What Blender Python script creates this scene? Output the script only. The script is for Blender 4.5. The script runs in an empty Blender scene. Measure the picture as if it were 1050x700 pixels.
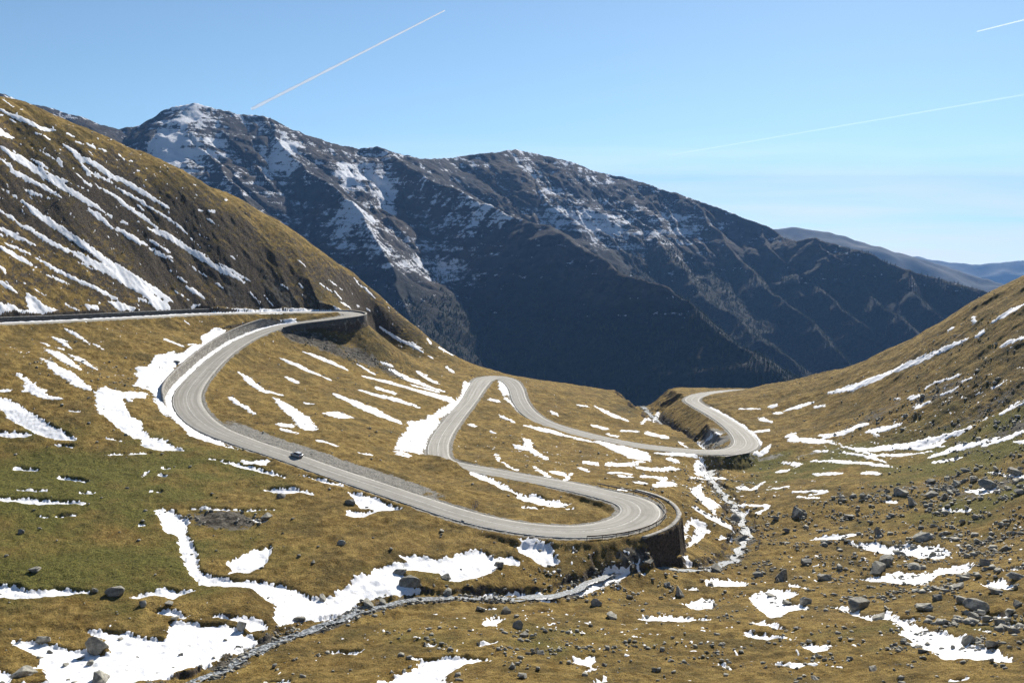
import bpy, bmesh, math, random
import numpy as np
from mathutils import Vector, Matrix

# ------------------------------------------------------------------ camera, sky, sun
SC = bpy.context.scene
COL = SC.collection
F_PX = 1021.0
PITCH = math.atan2(150.0, F_PX)
cam_d = bpy.data.cameras.new('camera')
cam = bpy.data.objects.new('camera', cam_d)
COL.objects.link(cam)
cam_d.sensor_fit = 'HORIZONTAL'
cam_d.sensor_width = 36.0
cam_d.lens = 36.0 * F_PX / 1050.0
cam_d.clip_start = 1.0
cam_d.clip_end = 90000.0
cam.location = (0, 0, 0)
cam.rotation_euler = (math.pi / 2 - PITCH, 0, 0)
SC.camera = cam

SUN_EL = math.radians(31.0)
SUN_AZ = math.radians(21.0)        # clockwise from the view direction (+Y) towards +X
world = bpy.data.worlds.new('World')
SC.world = world
world.use_nodes = True
wn = world.node_tree.nodes
wl = world.node_tree.links
wn.clear()
w_out = wn.new('ShaderNodeOutputWorld')
w_bg = wn.new('ShaderNodeBackground')
w_sky = wn.new('ShaderNodeTexSky')
w_sky.sky_type = 'NISHITA'
w_sky.sun_disc = False
w_sky.sun_elevation = SUN_EL
w_sky.sun_rotation = SUN_AZ
w_sky.altitude = 1500
w_sky.air_density = 1.0
w_sky.dust_density = 0.3
w_sky.ozone_density = 1.0
w_bg.inputs["Strength"].default_value = 0.068
w_tc = wn.new('ShaderNodeTexCoord')
w_add = wn.new('ShaderNodeVectorMath')
w_add.operation = 'ADD'
w_add.inputs[1].default_value = (0, 0, 0.09)      # the true horizon lies below the camera's level
wl.new(w_tc.outputs['Generated'], w_add.inputs[0])
wl.new(w_add.outputs[0], w_sky.inputs['Vector'])
w_tint = wn.new('ShaderNodeMix')
w_tint.data_type = 'RGBA'
w_tint.blend_type = 'MULTIPLY'
w_tint.inputs[0].default_value = 1.0
w_tint.inputs[7].default_value = (0.82, 0.96, 1.0, 1)
wl.new(w_sky.outputs['Color'], w_tint.inputs[6])
# thin high cloud low in the sky
w_sep = wn.new('ShaderNodeSeparateXYZ')
wl.new(w_tc.outputs['Generated'], w_sep.inputs[0])
w_map = wn.new('ShaderNodeMapping')
w_map.inputs['Scale'].default_value = (3.0, 3.0, 42.0)
w_map.inputs['Rotation'].default_value = (0.0, 0.06, 0.0)
wl.new(w_tc.outputs['Generated'], w_map.inputs['Vector'])
w_noi = wn.new('ShaderNodeTexNoise')
w_noi.inputs['Scale'].default_value = 1.4
w_noi.inputs['Detail'].default_value = 7
wl.new(w_map.outputs[0], w_noi.inputs['Vector'])
w_r1 = wn.new('ShaderNodeMapRange')
w_r1.inputs['From Min'].default_value = 0.30
w_r1.inputs['From Max'].default_value = 0.66
w_r1.inputs['To Max'].default_value = 1.0
wl.new(w_noi.outputs['Fac'], w_r1.inputs['Value'])
w_r2 = wn.new('ShaderNodeMapRange')
w_r2.interpolation_type = 'SMOOTHSTEP'
w_r2.inputs['From Min'].default_value = -0.045
w_r2.inputs['From Max'].default_value = 0.07
w_r2.inputs['To Min'].default_value = 1.0
w_r2.inputs['To Max'].default_value = 0.0
wl.new(w_sep.outputs['Z'], w_r2.inputs['Value'])
w_mul = wn.new('ShaderNodeMath')
w_mul.operation = 'MULTIPLY'
wl.new(w_r1.outputs[0], w_mul.inputs[0])
wl.new(w_r2.outputs[0], w_mul.inputs[1])
w_cl = wn.new('ShaderNodeMix')
w_cl.data_type = 'RGBA'
w_cl.inputs[7].default_value = (10.8, 10.8, 10.5, 1)
wl.new(w_mul.outputs[0], w_cl.inputs[0])
wl.new(w_tint.outputs[2], w_cl.inputs[6])
wl.new(w_cl.outputs[2], w_bg.inputs['Color'])
wl.new(w_bg.outputs['Background'], w_out.inputs['Surface'])

sun_d = bpy.data.lights.new('sun', 'SUN')
sun_d.energy = 5.0
sun_d.angle = math.radians(0.5)
sun_d.color = (1.0, 0.94, 0.85)
sun = bpy.data.objects.new('sun', sun_d)
COL.objects.link(sun)
sdir = Vector((math.sin(SUN_AZ) * math.cos(SUN_EL), math.cos(SUN_AZ) * math.cos(SUN_EL), math.sin(SUN_EL)))
sun.rotation_euler = sdir.to_track_quat('Z', 'Y').to_euler()
sun.location = (300, 500, 400)

SC.render.engine = 'CYCLES'
SC.view_settings.view_transform = 'Standard'
SC.view_settings.look = 'None'
SC.view_settings.exposure = 0.80
SC.view_settings.gamma = 1.0
SC.view_settings.use_curve_mapping = False
SC.cycles.max_bounces = 4
SC.cycles.diffuse_bounces = 2
SC.cycles.transparent_max_bounces = 8
SC.cycles.volume_bounces = 0

# ------------------------------------------------------------------ numbers: noise, rays, splines
RNG = np.random.RandomState(7)
random.seed(7)
PERM = RNG.permutation(4096)
GRX = np.cos(np.arange(4096) * 2.399963)
GRY = np.sin(np.arange(4096) * 2.399963)


def noise(x, y, seed=0):
    x = np.asarray(x, dtype=np.float64) + seed * 17.31
    y = np.asarray(y, dtype=np.float64) + seed * 9.77
    xi = np.floor(x).astype(np.int64)
    yi = np.floor(y).astype(np.int64)
    fx = x - xi
    fy = y - yi
    u = fx * fx * fx * (fx * (fx * 6 - 15) + 10)
    v = fy * fy * fy * (fy * (fy * 6 - 15) + 10)

    def g(ix, iy, dx, dy):
        h = PERM[(PERM[ix & 4095] + iy) & 4095]
        return GRX[h] * dx + GRY[h] * dy
    a = g(xi, yi, fx, fy)
    b = g(xi + 1, yi, fx - 1, fy)
    c = g(xi, yi + 1, fx, fy - 1)
    d = g(xi + 1, yi + 1, fx - 1, fy - 1)
    return 1.5 * (a + u * (b - a) + v * (c + u * (d - c) - a - u * (b - a)))


def fbm(x, y, octv=4, seed=0, gain=0.5, lac=2.03):
    s = 0.0
    a = 1.0
    for o in range(octv):
        s = s + a * noise(x, y, seed + o * 3)
        x = x * lac
        y = y * lac
        a *= gain
    return s


def ridged(x, y, octv=4, seed=0, gain=0.5, lac=2.03):
    s = 0.0
    a = 1.0
    for o in range(octv):
        s = s + a * (1 - 2 * np.abs(noise(x, y, seed + o * 3)))
        x = x * lac
        y = y * lac
        a *= gain
    return s


def sstep(a, b, x):
    t = np.clip((x - a) / (b - a), 0, 1)
    return t * t * (3 - 2 * t)


CP, SP = math.cos(PITCH), math.sin(PITCH)


def ray(px, py):
    x = (px - 525.0) / F_PX
    y = (350.0 - py) / F_PX
    return x, CP + y * SP, -SP + y * CP      # X, Y, Z direction


def P(px, py, z=None, Y=None):
    dx, dy, dz = ray(px, py)
    t = (z / dz) if Y is None else (Y / dy)
    return (dx * t, dy * t, dz * t)


def catmull(pts, step):
    pts = np.array(pts, dtype=float)
    p = np.vstack([2 * pts[0] - pts[1], pts, 2 * pts[-1] - pts[-2]])
    out = []
    for i in range(1, len(p) - 2):
        p0, p1, p2, p3 = p[i - 1], p[i], p[i + 1], p[i + 2]
        n = max(2, int(np.linalg.norm((p2 - p1)[:2]) / step))
        # centripetal
        def tj(ti, a, b): return ti + max(np.linalg.norm((b - a)[:2]), 1e-3) ** 0.5
        t0 = 0.0; t1 = tj(t0, p0, p1); t2 = tj(t1, p1, p2); t3 = tj(t2, p2, p3)
        t = np.linspace(t1, t2, n, endpoint=False)[:, None]
        A1 = (t1 - t) / (t1 - t0) * p0 + (t - t0) / (t1 - t0) * p1
        A2 = (t2 - t) / (t2 - t1) * p1 + (t - t1) / (t2 - t1) * p2
        A3 = (t3 - t) / (t3 - t2) * p2 + (t - t2) / (t3 - t2) * p3
        B1 = (t2 - t) / (t2 - t0) * A1 + (t - t0) / (t2 - t0) * A2
        B2 = (t3 - t) / (t3 - t1) * A2 + (t - t1) / (t3 - t1) * A3
        out.append((t2 - t) / (t2 - t1) * B1 + (t - t1) / (t2 - t1) * B2)
    out.append(pts[-1:])
    return np.vstack(out)


def resample(c, step):
    seg = np.linalg.norm(np.diff(c[:, :2], axis=0), axis=1)
    s = np.concatenate([[0], np.cumsum(seg)])
    n = int(s[-1] / step) + 1
    t = np.linspace(0, s[-1], n)
    return np.stack([np.interp(t, s, c[:, k]) for k in range(c.shape[1])], axis=1), t


def smooth_cols(c, sig):
    r = int(sig * 3)
    k = np.exp(-0.5 * (np.arange(-r, r + 1) / sig) ** 2)
    k /= k.sum()
    out = c.copy()
    for j in range(c.shape[1]):
        e = np.concatenate([np.full(r, c[0, j]) + (c[0, j] - c[r:0:-1, j]), c[:, j], np.full(r, c[-1, j]) + (c[-1, j] - c[-2:-r - 2:-1, j])])
        out[:, j] = np.convolve(e, k, 'valid')
    return out


# ------------------------------------------------------------------ the mountain road: centre line, half width
ROAD_PTS = [  # photo column, photo row, height, half width
    (-190, 341, -38, 3.6), (-90, 337, -43, 3.6), (0, 332, -47, 3.6), (63, 329.5, -49, 3.6), (157, 324.8, -52, 3.6), (213, 322, -54, 3.6),
    (276, 320.6, -56.6, 3.6), (330, 320.0, -58.6, 4.2), (354, 320.4, -59.4, 5.0), (364, 323.2, -59.7, 5.2), (350, 325.8, -60.0, 4.6), (325, 329.2, -60.5, 4.0),
    (290, 334, -61.3, 3.8), (256, 346, -63.2, 3.8), (230, 362, -65.3, 3.9), (209, 381, -67.5, 4.2),
    (192, 404, -69.6, 4.8), (196, 422, -70.8, 4.8), (216, 439, -72.2, 4.4), (250, 453, -73.6, 4.0), (297, 468.5, -75.2, 3.9),
    (340, 484, -76.8, 3.9), (388, 500, -78.2, 3.9), (430, 514, -79.3, 3.9), (480, 530, -80.5, 4.0), (537, 541.5, -81.4, 4.2), (595, 545, -82.0, 4.8),
    (636, 539, -82.5, 5.4), (657, 527, -82.9, 5.6), (650, 515, -83.2, 5.2), (618, 506, -83.8, 4.4), (571, 495.8, -84.7, 4.0), (530, 488.6, -85.5, 3.8), (500, 483, -86.1, 3.8),
    (474, 478.6, -86.7, 3.8), (454, 473, -87.2, 3.8), (449, 461, -88.0, 3.8), (453, 447, -89.0, 3.8), (466, 428.6, -90.4, 3.7), (481, 410, -92.0, 3.7), (490, 396, -93.4, 4.4),
    (497, 388.6, -94.3, 5.0), (508, 386.6, -94.9, 5.0), (520, 389.5, -95.4, 4.6), (528, 397, -95.9, 3.9), (533, 411, -96.8, 3.7), (543, 424, -97.8, 3.7), (560, 434, -98.7, 3.7), (585, 442, -99.6, 3.7),
    (615, 449.4, -100.5, 3.7), (650, 456.2, -101.4, 3.7), (690, 461, -102.3, 3.7), (725, 463.6, -103.0, 3.8), (752, 462.6, -103.7, 4.8),
    (765, 456, -104.3, 5.4), (758, 443, -105.0, 4.6), (738, 428, -106.2, 3.9), (716, 415.6, -107.4, 3.8), (709, 410, -108.2, 3.9), (716, 405.4, -109.0, 3.8), (732, 402.6, -109.8, 3.7), (752, 400.8, -111.5, 3.7), (790, 399.5, -115, 3.7)]
road_raw = [P(a, b, z=c) + (d,) for a, b, c, d in ROAD_PTS]
ROAD, ROAD_S = resample(catmull(road_raw, 1.0), 1.0)
ROAD = smooth_cols(ROAD, 3.0)
ROAD, ROAD_S = resample(ROAD, 1.0)
ROAD_T = np.gradient(ROAD[:, :2], axis=0)
ROAD_T /= np.linalg.norm(ROAD_T, axis=1)[:, None]
ROAD_N = np.stack([-ROAD_T[:, 1], ROAD_T[:, 0]], axis=1)     # left of the downhill direction of travel


def proj(X, Y, Z):
    cy = Y * CP - Z * SP
    cz = Y * SP + Z * CP
    return 525 + F_PX * X / cy, 350 - F_PX * cz / cy


ROAD_PX, ROAD_PY = proj(ROAD[:, 0], ROAD[:, 1], ROAD[:, 2])


def road_at(px, py, lo=0.0, hi=1e9):
    m = (ROAD_S >= lo) & (ROAD_S <= hi)
    d = np.hypot(ROAD_PX - px, ROAD_PY - py) + np.where(m, 0, 1e6)
    return float(ROAD_S[int(np.argmin(d))])


S_UPTIP = road_at(364, 323)
S_CAR = road_at(297, 468)
S_LOWTIP = road_at(657, 527)
S_BRIDGE = road_at(737, 463.5)

# ------------------------------------------------------------------ the shape of the ground
CTRL = []
STREAM_PX = [(150, 716, -76.5), (205, 693, -78.3), (250, 671, -79.4), (293, 651, -80.3), (350, 631, -81.3), (393, 617, -82.1), (450, 610, -83.2), (493, 610, -84.0), (550, 609, -85.4), (580, 606, -85.8), (608, 593, -86.2), (628, 586, -87.0), (657, 579, -88.3), (690, 581, -90.3), (720, 582, -93.3),
             (740, 577, -95.7), (751, 571, -97.7), (766, 549, -100.2), (762, 535, -101.3), (753, 517, -103.2), (742, 506, -104.3), (733, 494, -105.3), (729, 484, -106.1), (735, 474, -107.0), (741, 466.2, -107.6)]


def cz(*rows):
    for a, b, z in rows:
        CTRL.append(P(a, b, z=z))


def cy(*rows):
    for a, b, y in rows:
        CTRL.append(P(a, b, Y=y))


# crest of the left-hand mountainside, and the ground falling away behind it
CREST = [(-260, 10, 430), (-120, 45, 455), (0, 96, 480), (50, 114, 492), (100, 133, 503), (170, 163, 517), (240, 199, 530), (300, 236, 540), (350, 276, 548), (390, 309, 556), (430, 335, 566), (480, 374, 585)]
for a, b, y in CREST:
    x0, y0, z0 = P(a, b, Y=y)
    CTRL.append((x0, y0, z0 - 2))
    CTRL.append((x0 + 14, y0 + 70, z0 - 60))
    CTRL.append((x0 + 30, y0 + 190, z0 - 170))
for a, b, y in [(560, 397, 600), (640, 408, 615), (705, 404, 640)]:
    x0, y0, z0 = P(a, b, Y=y)
    CTRL.append((x0, y0, z0 - 1.0))
    CTRL.append((x0, y0 + 70, z0 - 50))
    CTRL.append((x0, y0 + 190, z0 - 150))
RCREST = [(760, 398, 590), (800, 394, 560), (850, 384, 530), (900, 362, 500), (950, 337, 480), (1000, 308, 462), (1050, 284, 452), (1150, 222, 440), (1350, 110, 430)]
for a, b, y in RCREST:
    x0, y0, z0 = P(a, b, Y=y)
    CTRL.append((x0, y0, z0 - 1.0))
    CTRL.append((x0 - 5, y0 + 70, z0 - 45))
    CTRL.append((x0 - 10, y0 + 190, z0 - 150))
# right-hand slope and floor of the side valley
cz((850, 470, -99), (850, 430, -98), (850, 400, -93), (800, 430, -103), (800, 460, -103.5), (830, 500, -98),
   (1050, 350, -57), (1050, 420, -74), (1050, 480, -81), (1050, 550, -82), (1050, 610, -74), (1050, 690, -65),
   (950, 370, -72), (950, 400, -79), (950, 460, -91), (950, 520, -90), (950, 600, -83), (950, 690, -69),
   (850, 510, -96), (850, 560, -93), (850, 600, -88), (850, 640, -80), (850, 695, -73), (900, 480, -94.5),
   (1250, 420, -50), (1250, 550, -60), (1250, 690, -52))
# foreground
cz((780, 560, -97), (780, 600, -90.5), (700, 600, -90.5), (700, 640, -82.5), (700, 695, -75), (620, 635, -83.5), (600, 655, -79), (600, 695, -74),
   (525, 632, -81.5), (525, 655, -78), (525, 695, -73), (430, 640, -79.8), (430, 690, -74), (330, 670, -78.0), (330, 698, -75.3), (250, 699, -77))
# stream bed
cz(*[r for r in STREAM_PX if r[0] > 200])
# meadow and banks on the left
cz((0, 350, -50.5), (100, 350, -54.5), (0, 375, -55), (60, 385, -59), (0, 400, -60), (100, 400, -63), (0, 430, -65), (60, 430, -66), (130, 425, -67), (0, 455, -68.5), (60, 460, -70), (150, 460, -71.5),
   (200, 355, -61), (150, 350, -57), (150, 385, -65), (200, 480, -74), (100, 490, -73), (0, 490, -72),
   (0, 530, -74.5), (100, 530, -75.3), (200, 530, -76.3), (300, 520, -77.6), (340, 540, -79), (250, 560, -78.5), (100, 570, -76.8), (0, 570, -76),
   (0, 603, -77), (80, 605, -77.5), (150, 600, -77.8), (230, 612, -78.6), (0, 640, -77.5), (100, 640, -78.3), (190, 650, -79), (30, 690, -76.8), (120, 690, -77.5),
   (300, 590, -79.9), (330, 610, -81), (350, 580, -80.2), (400, 560, -80.3), (430, 545, -80.4), (480, 556, -81.6), (450, 575, -81.8), (400, 595, -81.6), (530, 575, -83.2), (480, 590, -83),
   (560, 568, -82.9), (580, 585, -84.4), (600, 567, -83.1), (620, 573, -84.4), (645, 574, -85.7), (665, 576, -87.0), (700, 576, -90.4), (715, 565, -95), (715, 520, -94), (700, 500, -94), (660, 490, -91.5), (720, 550, -97),
   (-200, 500, -67), (-200, 600, -74), (-200, 400, -52), (-200, 690, -74))
# tongue of hillside inside the first bend and between the loops
cz((290, 350, -66.5), (330, 352, -69), (360, 350, -70.5), (385, 356, -74), (250, 385, -71), (300, 385, -73.5), (350, 390, -78), (240, 410, -71.3), (300, 420, -74.5), (350, 420, -79), (400, 400, -84), (400, 430, -83.5),
   (430, 400, -87.5), (440, 430, -88), (430, 455, -85.2), (350, 450, -77.8), (400, 465, -81.3), (430, 478, -83.4), (455, 487, -84.7), (400, 488, -79.5), (440, 500, -81),
   (540, 505, -84.2), (590, 520, -83.4), (500, 510, -82.8), (620, 525, -83.2), (475, 474, -85.6), (460, 470, -85.8), (500, 470, -87.6), (500, 440, -91.5), (520, 420, -94),
   (540, 450, -94.5), (560, 475, -91), (600, 490, -90), (620, 470, -97.5), (660, 475, -99.5), (700, 480, -103.5),
   (450, 380, -90), (420, 360, -85), (390, 345, -77), (470, 384, -93), (420, 385, -87))
cy((440, 469, 316), (457, 470, 313), (470, 475, 306))
# beyond the loops: gully and the lip over the big valley
cz((560, 410, -99), (600, 425, -102), (640, 440, -104), (680, 450, -104.5), (600, 408, -104), (650, 425, -107.5), (690, 430, -110))
for gx in (-240, -120, 0, 120, 240):
    for gy, gz in ((18, -13), (60, -38), (95, -57)):
        CTRL.append((gx, gy, gz - 0.02 * abs(gx)))
for gx in (-420, -200, 0, 200, 420):
    CTRL.append((gx, 900, -430))
    CTRL.append((gx, 1150, -590))
low_lo, low_hi = S_LOWTIP - 33, S_LOWTIP + 42       # the hairpin on its built-up platform is left out
for i in range(0, len(ROAD), 14):
    s = ROAD_S[i]
    if low_lo < s < low_hi:
        continue
    if s > S_BRIDGE - 6 and s < S_BRIDGE + 8:
        continue
    CTRL.append(tuple(ROAD[i, :3]))

C = np.array(CTRL)
TS = 100.0


def tps_fit(C, reg):
    n = len(C)
    x = C[:, :2] / TS
    r2 = ((x[:, None, :] - x[None]) ** 2).sum(-1)
    K = 0.5 * r2 * np.log(r2 + 1e-12)
    A = np.zeros((n + 3, n + 3))
    A[:n, :n] = K + reg * np.eye(n)
    A[:n, n] = 1
    A[:n, n + 1:] = x
    A[n, :n] = 1
    A[n + 1:, :n] = x.T
    return np.linalg.solve(A, np.concatenate([C[:, 2], [0, 0, 0]]))


TPSW = tps_fit(C, 0.0006)


def tps_eval(X, Y):
    sh = X.shape
    x = np.stack([X.ravel(), Y.ravel()], 1) / TS
    out = np.empty(len(x))
    cc = C[:, :2] / TS
    for a in range(0, len(x), 20000):
        q = x[a:a + 20000]
        r2 = (q[:, 0][:, None] - cc[:, 0]) ** 2 + (q[:, 1][:, None] - cc[:, 1]) ** 2
        out[a:a + 20000] = (0.5 * r2 * np.log(r2 + 1e-12)) @ TPSW[:-3] + TPSW[-3] + q @ TPSW[-2:]
    return out.reshape(sh)


class Grid:
    def __init__(self, x0, x1, y0, y1, h, fill=0.0):
        self.x0, self.y0, self.h = x0, y0, h
        self.nx = int((x1 - x0) / h) + 1
        self.ny = int((y1 - y0) / h) + 1
        self.a = np.full((self.ny, self.nx), fill, dtype=np.float64)
        self.xs = x0 + np.arange(self.nx) * h
        self.ys = y0 + np.arange(self.ny) * h

    def window(self, xa, xb, ya, yb):
        i0 = max(0, int((xa - self.x0) / self.h)); i1 = min(self.nx, int((xb - self.x0) / self.h) + 2)
        j0 = max(0, int((ya - self.y0) / self.h)); j1 = min(self.ny, int((yb - self.y0) / self.h) + 2)
        if i1 <= i0 or j1 <= j0:
            return None
        XX, YY = np.meshgrid(self.xs[i0:i1], self.ys[j0:j1])
        return slice(j0, j1), slice(i0, i1), XX, YY

    def sample(self, X, Y, a=None):
        a = self.a if a is None else a
        fx = np.clip((X - self.x0) / self.h, 0, self.nx - 1.001)
        fy = np.clip((Y - self.y0) / self.h, 0, self.ny - 1.001)
        i = fx.astype(np.int64); j = fy.astype(np.int64)
        u = fx - i; v = fy - j
        return (a[j, i] * (1 - u) + a[j, i + 1] * u) * (1 - v) + (a[j + 1, i] * (1 - u) + a[j + 1, i + 1] * u) * v


BASE = Grid(-1500, 1500, 0, 1700, 25)
XX, YY = np.meshgrid(BASE.xs, BASE.ys)
BASE.a = tps_eval(XX, YY)
FINE = Grid(-420, 420, 10, 760, 2.5)
XX, YY = np.meshgrid(FINE.xs, FINE.ys)
FINE.a = tps_eval(XX, YY)


def base_h(X, Y):
    f = FINE.sample(X, Y)
    b = BASE.sample(X, Y)
    w = sstep(410, 370, np.abs(X)) * sstep(750, 720, Y) * sstep(12, 30, Y)
    return f * w + b * (1 - w)


# distance to a poly-line, gathered in small windows
def line_field(grid, pts, reach):
    d = np.full(grid.a.shape, 1e3)
    s_ = np.zeros(grid.a.shape)
    sg = np.ones(grid.a.shape)
    acc = 0.0
    for k in range(len(pts) - 1):
        ax, ay = pts[k][:2]
        bx, by = pts[k + 1][:2]
        L = math.hypot(bx - ax, by - ay)
        if L < 1e-6:
            continue
        w = grid.window(min(ax, bx) - reach, max(ax, bx) + reach, min(ay, by) - reach, max(ay, by) + reach)
        if w is None:
            acc += L
            continue
        sj, si, X, Y = w
        t = np.clip(((X - ax) * (bx - ax) + (Y - ay) * (by - ay)) / L / L, 0, 1)
        dx = X - ax - t * (bx - ax)
        dy = Y - ay - t * (by - ay)
        dd = np.hypot(dx, dy)
        m = dd < d[sj, si]
        d[sj, si] = np.where(m, dd, d[sj, si])
        s_[sj, si] = np.where(m, acc + t * L, s_[sj, si])
        cr = (bx - ax) * (Y - ay) - (by - ay) * (X - ax)
        sg[sj, si] = np.where(m, np.where(cr >= 0, 1.0, -1.0), sg[sj, si])
        acc += L
    return d, s_, sg


RG = Grid(-270, 190, 190, 640, 0.5)
RG_D, RG_S, RG_SG = line_field(RG, ROAD, 24.0)
RG_SD = RG_D * RG_SG


def s_profile(rows, default):
    """value along the road: list of (s0, s1, value), eased at the ends"""
    v = np.full(len(ROAD_S), float(default))
    for a, b, val in rows:
        w = sstep(a - 4, a + 2, ROAD_S) * sstep(b + 4, b - 2, ROAD_S)
        v = v * (1 - w) + val * w
    return v


S_W1A, S_W1B = road_at(300, 332, lo=S_UPTIP), road_at(196, 421)       # uphill wall, from near the hairpin down to the bend
S_W2A, S_W2B = 20.0, road_at(222, 321, hi=S_UPTIP)                     # dark parapet along the upper road
S_W3A, S_W3B = S_UPTIP - 14, road_at(283, 336, lo=S_UPTIP)             # wall under the upper hairpin
S_W4A, S_W4B = S_LOWTIP - 17, S_LOWTIP + 16                            # curved wall under the lower hairpin
# + side is the left of the direction of travel (downhill)
R_SHF = {+1: s_profile([(S_CAR - 55, S_CAR + 60, 9.0), (S_W3A, S_W3B, 1.2)], 1.3), -1: s_profile([(S_W4A, S_W4B, 5.4), (S_W4A - 40, S_W4A, 3.0)], 1.3)}
R_FILL = {+1: s_profile([(S_W3A, S_W3B, 9.0)], 0.7), -1: s_profile([(S_W4A + 5, S_W4B, 9.0)], 0.7)}
R_SHC = {+1: s_profile([(0, S_W2B, 2.7), (S_LOWTIP + 76, S_LOWTIP + 106, 0.2), (S_CAR - 55, S_CAR + 60, 9.0)], 1.3), -1: s_profile([(S_W1A, S_W1B, 2.6)], 1.0)}
R_CUT = {+1: s_profile([(0, S_W2B, 4.0), (S_W2B, S_UPTIP - 6, 4.0), (S_LOWTIP + 76, S_LOWTIP + 106, 2.2)], 0.9), -1: s_profile([(S_W1A, S_W1B, 9.0)], 0.8)}


def fill_sides():
    pass


# streams and gullies: (points, half width, depth)
STREAM = [P(a, b, z=z) for a, b, z in STREAM_PX]
bx_, by_ = STREAM[-1][:2]
STREAM += [(88, 412, -109.5), (84, 440, -112), (80, 480, -115.5), (77, 530, -119), (76, 590, -127), (80, 700, -200)]
STREAM = smooth_cols(resample(catmull(STREAM, 1.0), 1.0)[0], 2.0)
SG_ = Grid(-220, 220, 100, 760, 1.0)
ST_D, ST_S, ST_SG = line_field(SG_, STREAM, 30.0)
STREAM_L = np.concatenate([[0], np.cumsum(np.linalg.norm(np.diff(STREAM[:, :2], axis=0), axis=1))])

MOUND = [P(a, b, Y=y)[:2] for a, b, y in ((441, 469, 317), (449, 470, 315.5), (457, 471, 313), (464, 473, 310), (471, 475.5, 307), (478, 478, 304))]
HOLLOW = None      # snow lies in shallow hollows; set once the patches are known
SCARPS = []     # small benches and undercut turf edges: (d grid, height, width)


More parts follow.
